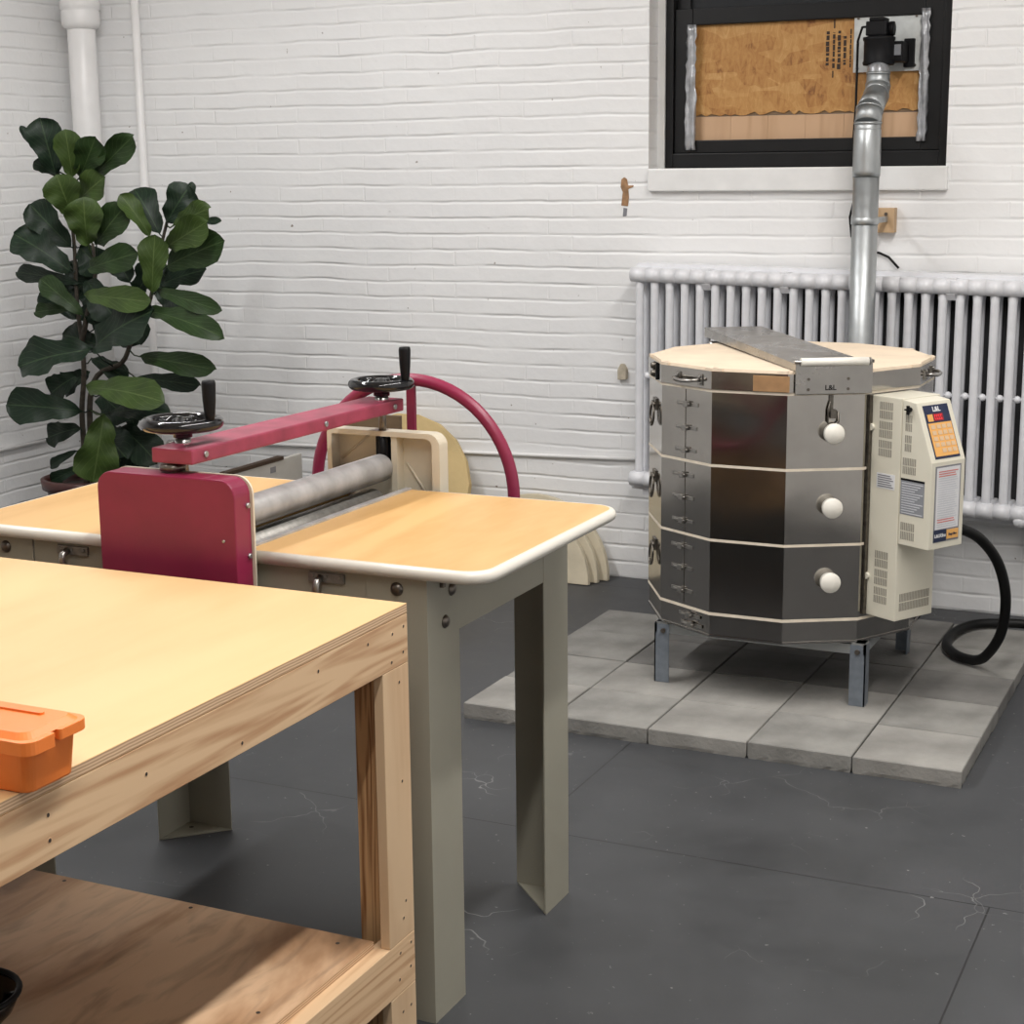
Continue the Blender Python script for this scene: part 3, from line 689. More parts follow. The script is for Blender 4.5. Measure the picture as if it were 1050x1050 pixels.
bm = B(); cyl(bm, brace_pt(rf + .004, f0 - .006, zf + .006), brace_pt(rf + .004, f1 + .004, zf + .006), .0055, 12); lathe(bm, [(0, 0), (.011, 0), (.011, .006), (0, .006)], (0, 0, 0), 14, frame(brace_pt(rf + .004, f1 - .004, zf + .006), n60, Z)); obj('handle_rod', bm, 'steel_dull', br)
bm = B()
for w in (b0 + .02, b1 - .02): cyl(bm, brace_pt(rb + .06, w - .015, 1.06), brace_pt(rb + .06, w + .015, 1.06), .012, 12)
T = frame(KC + n60 * (-(AP + .01)) + Z * 0, t60, Z); box(bm, -.14, .03, .80, 1.08, 0, .02, T); obj('hinge', bm, 'steel_dull', br)

# peephole plugs on the facet at -60
for x, z in ((0.018, .893), (.0185, .671), (.019, .445)):
    bm = B(); T = KF(-60, AP, z)
    lathe(bm, [(.022, -.002), (.023, .002), (.025, .004), (.0262, .020), (.0300, .023), (.0305, .036), (.0285, .040), (0, .041)], (0, 0, 0), 28, T @ Matrix.Translation((x, 0, 0)))
    obj('peephole_plug', bm, 'ceramic', K)
bm = B(); T = KF(-60, AP, 0)
box(bm, .008, .020, .955, 1.004, .001, .006, T); box(bm, .012, .030, .935, .960, .002, .010, T)
tube(bm, [T @ Vector(p) for p in ((.010, .985, .008), (.004, .96, .010), (.004, .925, .010), (.012, .918, .010), (.028, .918, .010), (.036, .925, .010), (.034, .955, .010))], .003, 8); obj('lid_latch', bm, 'steel_dark', K)
# jacket seam with screw clamps on the facet at -120
bm = B(); T = KF(-120, AP, 0)
for z0, z1 in ringz: box(bm, -.004 + .0, -.0015, z0 + .002, z1 - .002, -.001, .001, T); 
obj('jacket_seam', bm, 'steel_dark', K)
for x, z in ((.005, .957), (0, .884), (-.002, .815), (-.012, .737), (-.012, .667), (-.012, .594), (-.015, .513), (-.014, .445), (-.013, .374), (.025, .300), (.034, .272)):
    bm = B(); T = KF(-120, AP, z)
    box(bm, x - .048, x + .05, -.0055, .0055, 0, .0025, T); box(bm, x - .008, x + .012, -.008, .008, .002, .013, T)
    cyl(bm, T @ Vector((x - .03, .001, .008)), T @ Vector((x + .018, .001, .008)), .0035, 8); obj('screw_clamp', bm, 'steel_dull', K, bevel=.0008)
# ring handles on the facet at -150
for z in (.90, .67, .448):
    bm = B(); T = KF(-150, AP, z)
    box(bm, -.02, .032, .012, .048, 0, .005, T)
    for x in (-.010, .022): cyl(bm, T @ Vector((x, .03, .004)), T @ Vector((x, .03, .012)), .008, 10)
    pts = [(.005 + .030 * math.cos(a), -.004 + .034 * math.sin(a), .010 + .002 * (1 - math.sin(a))) for a in [PI / 2 + i * 2 * PI / 18 for i in range(18)]]
    tube(bm, [T @ Vector(p) for p in pts], .004, 8, True); obj('ring_handle', bm, 'steel_dark', K)
bm = B(); T = KF(-150, AP + .004, 1.038)
bm.free()
for z in (-.012, .012): bm = B(); lathe(bm, [(0, .014), (.008, .012), (.012, .004), (.013, 0)], (0, 0, 0), 14, T @ Matrix.Translation((-.0, z, 0))); obj('band_bolt', bm, 'steel_dark', K)
bm = B(); T = KF(-150, AP + .004, 1.038); box(bm, .052, .064, -.026, .027, 0, .006, T); obj('band_clamp', bm, 'black_plastic', K)

# control box on the facet at -30
n30 = nrm(-30); t30 = Z.cross(n30)
W0, W1 = -.088, .075
TS = frame(KC + t30 * W0, n30, Z)                 # side face: local x = distance from the kiln axis, y = height, z = outward of that face
bm = B(); T = frame(KC, n30, Z); prism(bm, [(.436, .335), (.55, .335), (.55, 1.0), (.436, 1.0)], -W1, -W0, T)
CB = obj('control_box', bm, 'cream', K, bevel=.003)
bm = B(); T = frame(KC, n30, Z); box(bm, .43, .437, .335, 1.0, -W1 + .012, -W0 + .012, T); obj('back_gap', bm, 'steel_dark', CB)
bm = B(); V1 = .055; prism(bm, [(.553, .572), (.668, .572), (.668, .826), (.603, .992), (.553, .998)], -V1, -W0, T)
CT = obj('controller', bm, 'cream', CB, bevel=.0025)
def vent(x0, x1, z0, z1, TT, par, cols):
    bm = B(); w = (x1 - x0) / cols
    for r in range(2):
        a = z0 + (z1 - z0) * (.03 + .5 * r); b = a + (z1 - z0) * .44
        for c in range(cols): box(bm, x0 + c * w, x0 + c * w + w * .62, a, b, -.001, .0008, TT)
    obj('vent_slots', bm, 'vent_dark', par)
for a, b in ((.933, .985), (.877, .928), (.822, .872), (.488, .54), (.434, .483), (.378, .429)): vent(.466, .518, a, b, TS, CB, 8)
for a, b in ((.907, .957), (.848, .898)): vent(.566, .592, a, b, TS, CT, 4)
vent(.561, .612, .782, .832, TS, CT, 8); vent(.561, .614, .588, .642, TS, CT, 8)
TF = frame(KC + n30 * .55, t30, Z)
vent(W0 + .018, W1 - .014, .362, .418, TF, CB, 20)
bm = B(); box(bm, .462, .532, .728, .773, 0, .0008, TS, 0)
for k in range(6): box(bm, .467, .527 - .006 * (k % 3), .733 + k * .0065, .736 + k * .0065, 0, .0014, TS, 1)
obj('white_sticker', bm, ['label_white', 'text_grey'], CB)
bm = B(); box(bm, .556, .645, .664, .770, 0, .0008, TS, 0); box(bm, .556, .645, .764, .770, 0, .0014, TS, 2)
for k in range(13): box(bm, .561, .640 - .010 * ((k * 7) % 4), .668 + k * .0073, .6705 + k * .0073, 0, .0014, TS, 1)
obj('grey_sticker', bm, ['label_grey', 'text_light', 'black_plastic'], CT)
bm = B(); cyl(bm, TS @ Vector((.582, .972, 0)), TS @ Vector((.582, .972, .012)), .007, 12); box(bm, .572, .592, .970, .974, .010, .016, TS); box(bm, .578, .588, .958, .984, .010, .014, TS); obj('toggle_switch', bm, 'black_plastic', CT)
bm = B(); bm.free()
for z in (.905, .455): bm = B(); cyl(bm, TS @ Vector((.438, z, -.01)), TS @ Vector((.438, z, .008)), .010, 12); obj('thumb_screw', bm, 'cream', CB)
# slanted keypad
p0 = KC + n30 * .668 + Z * .826; p1 = KC + n30 * .603 + Z * .992; mid = (p0 + p1) / 2 + t30 * ((W0 + V1) / 2)
TP = frame(mid, t30, (p1 - p0)); kw, kh = .052, .079
bm = B(); box(bm, -kw, kw, -kh, kh, 0, .0015, TP); KP = obj('keypad', bm, 'navy', CT)
bm = B(); box(bm, -kw + .004, kw - .003, -kh + .007, .026, .001, .0025, TP); ka = obj('keypad_overlay', bm, 'gold', CT)
bm = B()
for r in range(5):
    for c in range(4):
        if r == 4 and c == 0: continue
        x = -.032 + c * .0215 + (.002 if c else 0); y = .014 - r * .0175
        box(bm, x - .008, x + .008, y - .006, y + .006, .002, .0036, TP)
obj('keys', bm, 'key', CT)
bm = B(); box(bm, -.018, .022, .031, .053, .001, .0022, TP); obj('display', bm, 'red', CT)
bm = B()
for k in range(4):
    x = -.011 + k * .0085
    box(bm, x - .0025, x + .0025, .047, .049, .002, .0028, TP); box(bm, x - .0025, x + .0025, .035, .037, .002, .0028, TP); box(bm, x - .0032, x - .0018, .035, .049, .002, .0028, TP)
obj('display_digits', bm, 'led', CT)
bm = B(); box(bm, -.043, -.021, .031, .052, .001, .0024, TP); obj('amber_key', bm, 'gold', CT)
bm = B(); text(bm, 'L&L', .020, TP @ Matrix.Translation((0, .0655, .002)), bold=.0006); obj('maker_mark', bm, 'label_white', CT)
TL = frame(KC + n30 * .668 + t30 * ((W0 + V1) / 2), t30, Z)
bm = B(); box(bm, -.054, .054, .592, .815, 0, .001, TL, 0); box(bm, -.049, .049, .630, .810, 0, .0016, TL, 1)
for k in range(25):
    z = .636 + k * .0067; red = k in (2, 3, 22, 23, 24)
    box(bm, -.041, .041 - .008 * ((k * 5) % 4) / 2, z, z + .0032, 0, .0021, TL, 3 if red else 2)
obj('instruction_label', bm, ['text_grey', 'label_white', 'text_light', 'text_red'], CT)
bm = B(); box(bm, -.053, .0, .594, .628, 0, .002, TL, 0); box(bm, .002, .051, .598, .625, 0, .0024, TL, 1); text(bm, 'L&LKilns', .0135, TL @ Matrix.Translation((-.0265, .611, .0022)), mi=2, bold=.0004); text(bm, 'Easy-Fire', .0095, TL @ Matrix.Translation((.0265, .611, .0026)), mi=0, bold=.0003)
obj('maker_label', bm, ['navy', 'gold', 'label_white'], CT)

# power cord, looping on the pavers
def smooth_path(pts, n=8):
    out = []; P = [Vector(p) for p in pts]
    for i in range(len(P) - 1):
        a, b, c, d = P[max(i - 1, 0)], P[i], P[i + 1], P[min(i + 2, len(P) - 1)]
        for k in range(n):
            t = k / n; out.append(.5 * ((2 * b) + (c - a) * t + (2 * a - 5 * b + 4 * c - d) * t * t + (3 * b - a - 3 * c + d) * t ** 3))
    out.append(P[-1]); return out
bm = B()
tube(bm, smooth_path([(-.912, 4.95, .60), (-.86, 5.0, .585), (-.815, 5.08, .54), (-.772, 5.15, .455), (-.752, 5.2, .34), (-.768, 5.26, .21), (-.815, 5.32, .115), (-.862, 5.37, .074), (-.93, 5.42, .069), (-.985, 5.53, .069), (-.992, 5.68, .069), (-.95, 5.82, .069), (-.86, 5.88, .069), (-.76, 5.905, .066), (-.66, 5.93, .03), (-.5, 5.97, .017), (-.1, 6.02, .017)], 7), .0165, 14)
tag(obj('power_cord', bm, 'rubber', origin=(-.9, 5.5, .06)), 'thick black power cord looping from the kiln control box onto the pavers', 'cord')
# ------------------------------------------------------------------ slab roller
SR = thing('slab_roller', 'grey slab roller table with maroon end housing, beam and metal roller', 'slab roller', (-1.96, 3.01, 0))
TX0, TX1, TY0, TY1, TZ = -2.585, -1.305, 2.655, 3.352, .933
GX0, GX1 = -1.995, -1.835          # trough for the rollers
def board(x0, x1, rad, open_side):
    bm = B(); i = .010
    rr = [max(r - i, 0) for r in rad]
    prism(bm, rrect(x0 + (i if open_side != 'l' else 0), x1 - (i if open_side != 'r' else 0), TY0 + i, TY1 - i, rr, 8), .908, TZ, None, 0)
    obj('tabletop', bm, 'lam', SR)
    path = [p for p in rrect(x0 + .009, x1 - .009, TY0 + .009, TY1 - .009, [max(r - .009, .001) for r in rad], 8)]
    return path
rad = .062
board(GX1, TX1, [rad, rad, 0, 0], 'l'); board(TX0, GX0, [0, 0, rad, rad], 'r')
def arc(cx, cy, a0, a1, r, n=8): return [(cx + r * math.cos(math.radians(a0 + (a1 - a0) * k / n)), cy + r * math.sin(math.radians(a0 + (a1 - a0) * k / n))) for k in range(n + 1)]
e = .012
pr = [(GX1, TY0 + e)] + arc(TX1 - rad, TY0 + rad, -90, 0, rad - e) + arc(TX1 - rad, TY1 - rad, 0, 90, rad - e) + [(GX1, TY1 - e)]
pl = [(GX0, TY1 - e)] + arc(TX0 + rad, TY1 - rad, 90, 180, rad - e) + arc(TX0 + rad, TY0 + rad, 180, 270, rad - e) + [(GX0, TY0 + e)]
for path in (pr, pl):
    bm = B(); tube(bm, [(x, y, .9202) for x, y in path], .0132, 12); obj('edge_band', bm, 'ivory_edge', SR)
# legs: folded angle with a triangular foot plate
LX0, LX1, LY0, LY1 = -2.512, -1.438, 2.676, 3.345
AW = .132
for (x, y, dx, dy) in ((LX1, LY0, -1, 1), (LX1, LY1, -1, -1), (LX0, LY0, 1, 1), (LX0, LY1, 1, -1)):
    bm = B(); t = .004
    prism(bm, [(x, y), (x + dx * AW, y), (x + dx * AW, y + dy * t), (x + dx * t, y + dy * t), (x + dx * t, y + dy * AW), (x, y + dy * AW)], .004, .9065)
    lg = obj('leg', bm, 'greige', SR, bevel=.001)
    bm = B(); prism(bm, [(x, y), (x + dx * AW, y), (x, y + dy * AW)], 0, .004); 
    cyl(bm, (x + dx * .03, y + dy * .035, .004), (x + dx * .03, y + dy * .035, .0048), .006, 10, mi=1)
    obj('foot_plate', bm, ['greige', 'screw'], lg)
# aprons
bm = B(); box(bm, LX0 + AW + .003, LX1 - AW - .001, LY0 + .002, LY0 + .004, .79, .9065); obj('apron', bm, 'greige', SR)
bm = B(); box(bm, LX0 + AW, LX1 - AW, LY1 - .004, LY1 - .001, .79, .9065); obj('apron', bm, 'greige', SR)
for x, d in ((LX1, -1), (LX0, 1)):
    bm = B(); box(bm, min(x + d * .001, x + d * .0045), max(x + d * .001, x + d * .0045), LY0 + .02, LY1 - AW, .778, .9065)
    box(bm, min(x + d * .0045, x + d * .010), max(x + d * .0045, x + d * .010), LY1 - AW - .002, LY1 - .01, .81, .90); obj('apron', bm, 'greige', SR)
def bolt(p, n):
    bm = B(); n = Vector(n); p = Vector(p); lathe(bm, [(.0135, 0), (.0135, .0015), (.0115, .003), (.0095, .006), (.006, .0075), (0, .008)], (0, 0, 0), 16, frame(p, n.orthogonal(), n.cross(n.orthogonal())))
    obj('bolt', bm, 'bolt', SR)
bolt((-1.502, LY0, .883), (0, -1, 0)); bolt((-2.452, LY0, .883), (0, -1, 0))
bolt((LX1, 2.777, .866), (1, 0, 0)); bolt((LX1, 2.748, .808), (1, 0, 0)); bolt((LX1, 3.265, .882), (1, 0, 0))
bm = B(); box(bm, LX1 - .001, LX1 + .008, 2.728, 2.738, .88, .905); obj('clip', bm, 'bolt', SR)
# latches on the near apron
for x in (-1.656, -2.272):
    bm = B(); box(bm, x - .040, x + .040, LY0 - .004, LY0 + .002, .881, .900)
    for q in (-.03, 0, .03): cyl(bm, (x + q, LY0 - .003, .893), (x + q, LY0 - .006, .893), .004, 8)
    lt = obj('latch', bm, 'zinc', SR, bevel=.001)
    bm = B(); tube(bm, [(x - .012, LY0 - .004, .890), (x - .012, LY0 - .018, .884), (x - .012, LY0 - .022, .873), (x - .012, LY0 - .016, .857), (x - .012, LY0 - .006, .852)], .008, 10); obj('hook', bm, 'steel_dull', lt)
# trough, rollers
bm = B(); box(bm, GX0, GX1, TY0 + .02, TY1 - .02, .80, .806); box(bm, GX0, GX0 + .004, TY0 + .02, TY1 - .02, .80, .90); box(bm, GX1 - .004, GX1, TY0 + .02, TY1 - .02, .80, .90); obj('trough', bm, 'rad_dark', SR)
bm = B(); box(bm, GX1 - .009, GX1 + .006, TY0 + .01, TY1 - .012, .925, .9375); obj('bed_strip', bm, 'roller', SR, bevel=.001)
bm = B(); box(bm, GX0 - .006, GX0 + .009, TY0 + .01, TY1 - .012, .925, .9375); obj('bed_strip', bm, 'roller', SR, bevel=.001)
RXc = -1.922
bm = B(); cyl(bm, (RXc, TY0 - .005, .975), (RXc, TY1 + .012, .975), .0325, 36); RO = obj('roller', bm, 'roller', SR, bevel=.003)
bm = B(); cyl(bm, (RXc, TY0 - .03, .975), (RXc, TY1 + .045, .975), .012, 16); obj('axle', bm, 'steel_dull', RO)
bm = B(); cyl(bm, (RXc, TY0 + .03, .898), (RXc, TY1 - .03, .898), .034, 36); obj('lower_roller', bm, 'zinc', SR)
# near housing
HX0, HX1, HZ0, HZ1 = -2.128, -1.803, .775, 1.084
TH = frame((0, 2.59, 0), (1, 0, 0), (0, 0, 1))     # local z = -y (towards the camera)
bm = B(); prism(bm, rrect(HX0, HX1, HZ0, HZ1, [.0, .034, .034, 0], 8), -.054, 0, TH); HO = obj('end_housing', bm, 'maroon', SR, bevel=.003)
bm = B(); prism(bm, rrect(HX0 - .004, HX1 + .005, HZ0 - .004, HZ1 + .001, [.0, .036, .036, 0], 8), -.0595, -.0545, TH); obj('back_plate', bm, 'pan', HO)
for z in (1.03, .93, .83): bm = B(); cyl(bm, (HX1 - .002, 2.632, z), (HX1 + .005, 2.632, z), .005, 10); obj('screw', bm, 'galv', HO)
bm = B(); cyl(bm, (HX1 - .028, 2.592, .965), (HX1 - .028, 2.588, .965), .003, 8); obj('screw', bm, 'galv', HO)
# far pan, open towards the camera
FX0, FX1, FZ1 = -2.066, -1.765, 1.062
bm = B(); TPN = frame((0, 3.402, 0), (1, 0, 0), (0, 0, 1))
outer = rrect(FX0, FX1, .77, FZ1, [0, .03, .012, 0], 8); inner = rrect(FX0 + .012, FX1 - .020, .77, FZ1 - .012, [0, .018, .006, 0], 8)
prism(bm, outer, 0, .005, TPN)
a = [[bm.verts.new(TPN @ Vector((x, y, z))) for x, y in pts] for pts, z in ((outer, .005), (outer, .042), (inner, .042), (inner, .005))]
for A, Bb in zip(a, a[1:]):
    for k in range(len(A) - 1): bm.faces.new((A[k], A[k + 1], Bb[k + 1], Bb[k]))
PAN = obj('end_pan', bm, 'pan', SR)
bm = B(); box(bm, -1.895, -1.880, 3.365, 3.399, .80, 1.052); obj('guide_rib', bm, 'pan', PAN)
bm = B(); box(bm, -1.936, -1.905, 3.366, 3.398, .98, 1.048); cyl(bm, (-1.92, 3.37, .99), (-1.92, 3.37, 1.05), .010, 12); obj('bearing_slot', bm, 'black_plastic', PAN)
for (x0, z0, x1, z1) in ((FX0 + .02, .985, FX0 + .095, 1.045), (-1.87, .985, -1.81, .90)):
    bm = B(); cyl(bm, (x0, 3.396, z0), (x1, 3.396, z1), .003, 6); obj('brace_rib', bm, 'pan', PAN)
bm = B(); box(bm, FX0 + .012, FX0 + .04, 3.37, 3.398, .935, .965); obj('dark_bracket', bm, 'bolt', PAN)
# bridge beam
BX0, BX1, BZ0, BZ1 = -2.008, -1.912, 1.101, 1.131
bm = B(); T = frame((0, 2.612, 0), (1, 0, 0), (0, 0, 1))
v = []
for yy, dx in ((2.612, 0), (3.412, .028)):
    for x, z in ((BX0, BZ0), (BX1, BZ0), (BX1, BZ1), (BX0, BZ1)): v.append(bm.verts.new((x + dx, yy, z + (.004 if yy > 3 else .003))))
for f in ((0, 1, 2, 3), (7, 6, 5, 4), (0, 4, 5, 1), (1, 5, 6, 2), (2, 6, 7, 3), (3, 7, 4, 0)): bm.faces.new([v[i] for i in f])
BE = obj('bridge_beam', bm, 'maroon_dusty', SR, bevel=.004)
for yy, dx in ((2.655, .002), (3.08, .017), (3.37, .027)): bm = B(); cyl(bm, (BX1 + dx - .002, yy, 1.120), (BX1 + dx + .003, yy, 1.120), .006, 12); obj('rivet', bm, 'galv', BE)
def handwheel(cx, cy, z, R, ha):
    bm = B(); tube(bm, [(cx + (R - .013) * math.cos(2 * PI * k / 40), cy + (R - .013) * math.sin(2 * PI * k / 40), z) for k in range(40)], .0125, 12, True)
    for k in range(3):
        a = ha + PI / 3 + k * 2 * PI / 3
        tube(bm, [(cx + .015 * math.cos(a), cy + .015 * math.sin(a), z + .004), (cx + R * .5 * math.cos(a), cy + R * .5 * math.sin(a), z - .006), (cx + (R - .014) * math.cos(a), cy + (R - .014) * math.sin(a), z)], [.012, .010, .008], 10)
    lathe(bm, [(.010, -.03), (.019, -.028), (.020, .008), (.012, .012), (0, .012)], (cx, cy, z), 20)
    hw = obj('handwheel', bm, 'black_gloss', SR)
    bm = B(); hx, hy = cx + (R - .013) * math.cos(ha), cy + (R - .013) * math.sin(ha)
    lathe(bm, [(.006, .008), (.009, .012), (.0105, .02), (.0130, .05), (.0140, .082), (.0125, .088), (0, .089)], (hx, hy, z), 20); obj('crank_handle', bm, 'black_plastic', hw)
    bm = B(); lathe(bm, [(.006, 0), (.016, 0), (.016, .026), (.006, .026)], (cx, cy, z - .056), 20)
    cyl(bm, (cx - .014, cy - .004, z - .042), (cx - .032, cy - .010, z - .042), .005, 10); obj('hub_collar', bm, 'steel_dull', hw)
    bm = B(); cyl(bm, (cx, cy, z - .02), (cx, cy, 1.02), .009, 14); obj('spindle', bm, 'bolt', hw)
handwheel(-1.985, 2.685, 1.173, .083, -.05)
handwheel(-1.922, 3.375, 1.172, .0785, -.05)
bm = B(); lathe(bm, [(.008, 0), (.026, 0), (.026, .012), (.008, .012)], (-1.975, 2.635, 1.088), 18); obj('locknut', bm, 'bolt', SR)
# drive wheel on the far side
WC = Vector((-1.923, 3.52, .893)); WR = .272
bm = B(); tube(bm, [WC + Vector((WR * math.cos(2 * PI * k / 64), 0, WR * math.sin(2 * PI * k / 64))) for k in range(64)], .0150, 14, True); DW = obj('drive_wheel', bm, 'maroon', SR)
for k in range(3):
    bm = B(); a = PI / 2 + k * 2 * PI / 3; d = Vector((math.cos(a), 0, math.sin(a))); s = Vector((-math.sin(a), 0, math.cos(a)))
    T = frame(WC, s, d); box(bm, -.011, .011, .02, WR - .008, -.005, .005, T); obj('spoke', bm, 'maroon', DW)
bm = B(); cyl(bm, WC + Vector((0, -.114, 0)), WC + Vector((0, .02, 0)), .032, 20); obj('hub', bm, 'steel_dull', DW)

# ------------------------------------------------------------------ workbench
WB = thing('workbench', 'wooden workbench of pale plywood and pine boards in the foreground', 'workbench', (-2.4, 1.9, 0))
bx0, bx1, by0, by1 = -3.45, -1.384, 1.10, 2.50
bm = B(); prism(bm, [(bx0, by0), (bx1, by0), (bx1, by1), (bx0, by1)], .893, .911, None, 0, 1); obj('tabletop', bm, ['birch', 'ply_edge'], WB, bevel=.0012)
def screws(bm, pts, nx):
    for y, z in pts: cyl(bm, (nx - .002, y, z), (nx + .0006, y, z), .0044, 8, mi=1)
bm = B(); box(bm, bx1 - .038, bx1, by0, by1, .804, .8925)
screws(bm, [(2.485, .872), (2.445, .868), (2.482, .826), (2.44, .818), (2.36, .872), (2.20, .87), (1.98, .82), (1.55, .864), (1.55, .83), (1.75, .85)], bx1); obj('side_rail', bm, ['pine_y', 'screw'], WB, bevel=.0015)
bm = B(); box(bm, bx0, bx1 - .038, by1 - .038, by1, .804, .8925); obj('back_rail', bm, 'pine_x', WB, bevel=.0015)
bm = B(); box(bm, bx0, bx1 - .038, by0, by0 + .038, .804, .8925); obj('front_rail', bm, 'pine_x', WB, bevel=.0015)
bm = B(); box(bm, bx0, bx0 + .038, by0 + .038, by1 - .038, .804, .8925); obj('side_rail', bm, 'pine_y', WB, bevel=.0015)
def post(xs, ys):
    """L-shaped post: pale outer board and knotty inner board"""
    xo = bx1 if xs > 0 else bx0; yo = by1 if ys > 0 else by0
    for (z0, z1, nm) in ((.0, .803, 'leg'),):
        bm = B(); box(bm, min(xo, xo - xs * .019), max(xo, xo - xs * .019), min(yo, yo - ys * .092), max(yo, yo - ys * .092), 0, .189)
        box(bm, min(xo, xo - xs * .019), max(xo, xo - xs * .019), min(yo, yo - ys * .092), max(yo, yo - ys * .092), .290, .8035)
        if xs > 0 and ys > 0: screws(bm, [(yo - .035, .775), (yo - .033, .59), (yo - .030, .36), (yo - .05, .15), (yo - .02, .15), (yo - .04, .33)], xo)
        lg = obj('leg', bm, ['pine_z', 'screw'], WB, bevel=.0015)
        bm = B(); box(bm, min(xo - xs * .0195, xo - xs * .090), max(xo - xs * .0195, xo - xs * .090), min(yo, yo - ys * .040), max(yo, yo - ys * .040), 0, .8035)
        obj('inner_board', bm, 'fir_z', lg, bevel=.002)
for xs, ys in ((1, 1), (1, -1), (-1, 1), (-1, -1)): post(xs, ys)
bm = B(); box(bm, bx1 - .038, bx1, by0, by1, .190, .2895)
screws(bm, [(2.485, .272), (2.445, .268), (2.482, .226), (2.44, .218), (2.25, .21), (1.95, .26)], bx1); obj('lower_rail', bm, ['pine_y', 'screw'], WB, bevel=.0015)
bm = B(); box(bm, bx0, bx0 + .038, by0, by1, .190, .2895); obj('lower_rail', bm, 'pine_y', WB, bevel=.0015)
bm = B(); box(bm, bx0 + .038, bx1 - .1, by1 - .138, by1 - .10, .20, .2895); obj('lower_rail', bm, 'pine_x', WB, bevel=.0015)
bm = B(); prism(bm, [(bx0 + .02, by0 + .12), (bx1 - .030, by0 + .12), (bx1 - .030, by1 - .098), (bx0 + .02, by1 - .098)], .2897, .3035, None, 0, 1)
for x, y in ((-1.47, 2.37), (-1.80, 2.385), (-2.10, 2.385), (-1.46, 2.1)): cyl(bm, (x, y, .3030), (x, y, .3040), .004, 8, mi=2)
obj('shelf', bm, ['shelf_ply', 'ply_edge', 'screw'], WB)

# orange case on the edge of the bench
OC = thing('plastic_case', 'orange lidded plastic case hanging over the edge of the workbench top', 'case', (-1.55, 1.54, .911))
bm = B(); frustum(bm, rrect(-1.76, -1.367, 1.500, 1.588, .014, 5), .9113, rrect(-1.765, -1.361, 1.494, 1.594, .016, 5), .975); obj('body', bm, 'orange', OC, bevel=.003)
bm = B(); lid = rrect(-1.775, -1.346, 1.484, 1.603, .022, 6)
# a notch in the short front lip
prism(bm, rrect(-1.775, -1.348, 1.484, 1.534, [.018, .004, 0, .018], 5), .966, .984)
prism(bm, rrect(-1.775, -1.350, 1.545, 1.604, [.004, .02, .02, 0], 5), .970, .984)
prism(bm, rrect(-1.775, -1.358, 1.53, 1.55, .001, 2), .972, .9835)
frustum(bm, rrect(-1.768, -1.356, 1.490, 1.598, .018, 5), .9835, rrect(-1.76, -1.366, 1.500, 1.588, .014, 5), .991)
prism(bm, rrect(-1.74, -1.395, 1.563, 1.572, .004, 4), .990, .994); obj('lid', bm, 'orange', OC, bevel=.0015)

# dark glossy thing on the shelf, cut by the frame
BW = thing('black_bowl', 'glossy black rounded bowl on workbench shelf at the bottom left corner', 'bowl', (-1.862, 1.862, .304))
bm = B(); lathe(bm, [(0, 0), (.045, 0), (.05, .004), (.075, .03), (.088, .06), (.083, .062), (.07, .035), (.045, .012), (0, .010)], (-1.862, 1.862, .304), 36); obj('bowl', bm, 'black_gloss', BW)
bm = B(); tube(bm, [(-1.862 + .086 * math.cos(2 * PI * k / 36), 1.862 + .086 * math.sin(2 * PI * k / 36), .366) for k in range(36)], .005, 8, True); obj('rim', bm, 'black_plastic', BW)

# ------------------------------------------------------------------ kiln shelves and clutter along the back wall
def leaning_disc(x, yfoot, R, th, lean, half, sides, mat, label, cat, group=None, a0=0):
    bm = B(); T = frame((x, yfoot, 0), (1, 0, 0), (0, math.sin(lean), math.cos(lean)))
    if half: pts = [(R * math.cos(PI * k / 24), R * math.sin(PI * k / 24)) for k in range(25)]
    else: pts = [(R * math.cos(2 * PI * (k + .5) / sides), R + R * math.sin(2 * PI * (k + .5) / sides)) for k in range(sides)]
    zz = min(p[1] for p in pts)
    prism(bm, [(px, py - zz + (.0 if half else 0)) for px, py in pts], 0, th, T)
    m = min(v.co.z for v in bm.verts)
    for v in bm.verts: v.co.z -= m
    o = obj('kiln_shelf', bm, mat, bevel=.004, origin=(x, yfoot, 0)); tag(o, label, cat, group)
leaning_disc(-3.40, 6.00, .338, .03, .33, False, 20, 'tan_shelf', 'large round tan kiln shelf leaning on brick wall behind slab roller', 'kiln shelf')
leaning_disc(-2.805, 6.185, .335, .028, .10, True, 0, 'cream_shelf', 'half round cream kiln shelf leaning directly on the brick wall', 'kiln shelf', 'half round kiln shelves')
leaning_disc(-2.805, 6.135, .310, .026, .10, True, 0, 'cream_shelf', 'half round cream kiln shelf in the middle of the leaning stack', 'kiln shelf', 'half round kiln shelves')
leaning_disc(-2.800, 6.085, .285, .026, .10, True, 0, 'cream_shelf', 'half round cream kiln shelf at front of stack behind roller table', 'kiln shelf', 'half round kiln shelves')
bm = B(); box(bm, -3.62, -3.295, 5.93, 5.95, 0, .672); tag(obj('wooden_board', bm, 'brown_wood', bevel=.003, origin=(-3.45, 5.94, 0)), 'brown wooden board standing behind the slab roller end pan', 'board')
CA = thing('display_board', 'off white board with dark brown top edge standing behind the roller', 'board', (-3.9, 5.75, 0))
bm = B(); v = [(5.545, 0), (6.11, 0), (6.11, .452), (5.545, .448)]; prism(bm, v, -.012, .012, frame((-3.9, 0, 0), (0, 1, 0), (0, 0, 1))); obj('panel', bm, 'carton', CA, bevel=.002)
bm = B(); box(bm, -3.916, -3.884, 5.53, 5.96, .449, .464); obj('edge_strip', bm, 'carton_brown', CA)
bm = B(); box(bm, -3.8878, -3.8866, 5.86, 5.90, .405, .43); obj('printed_patch', bm, 'text_grey', CA)

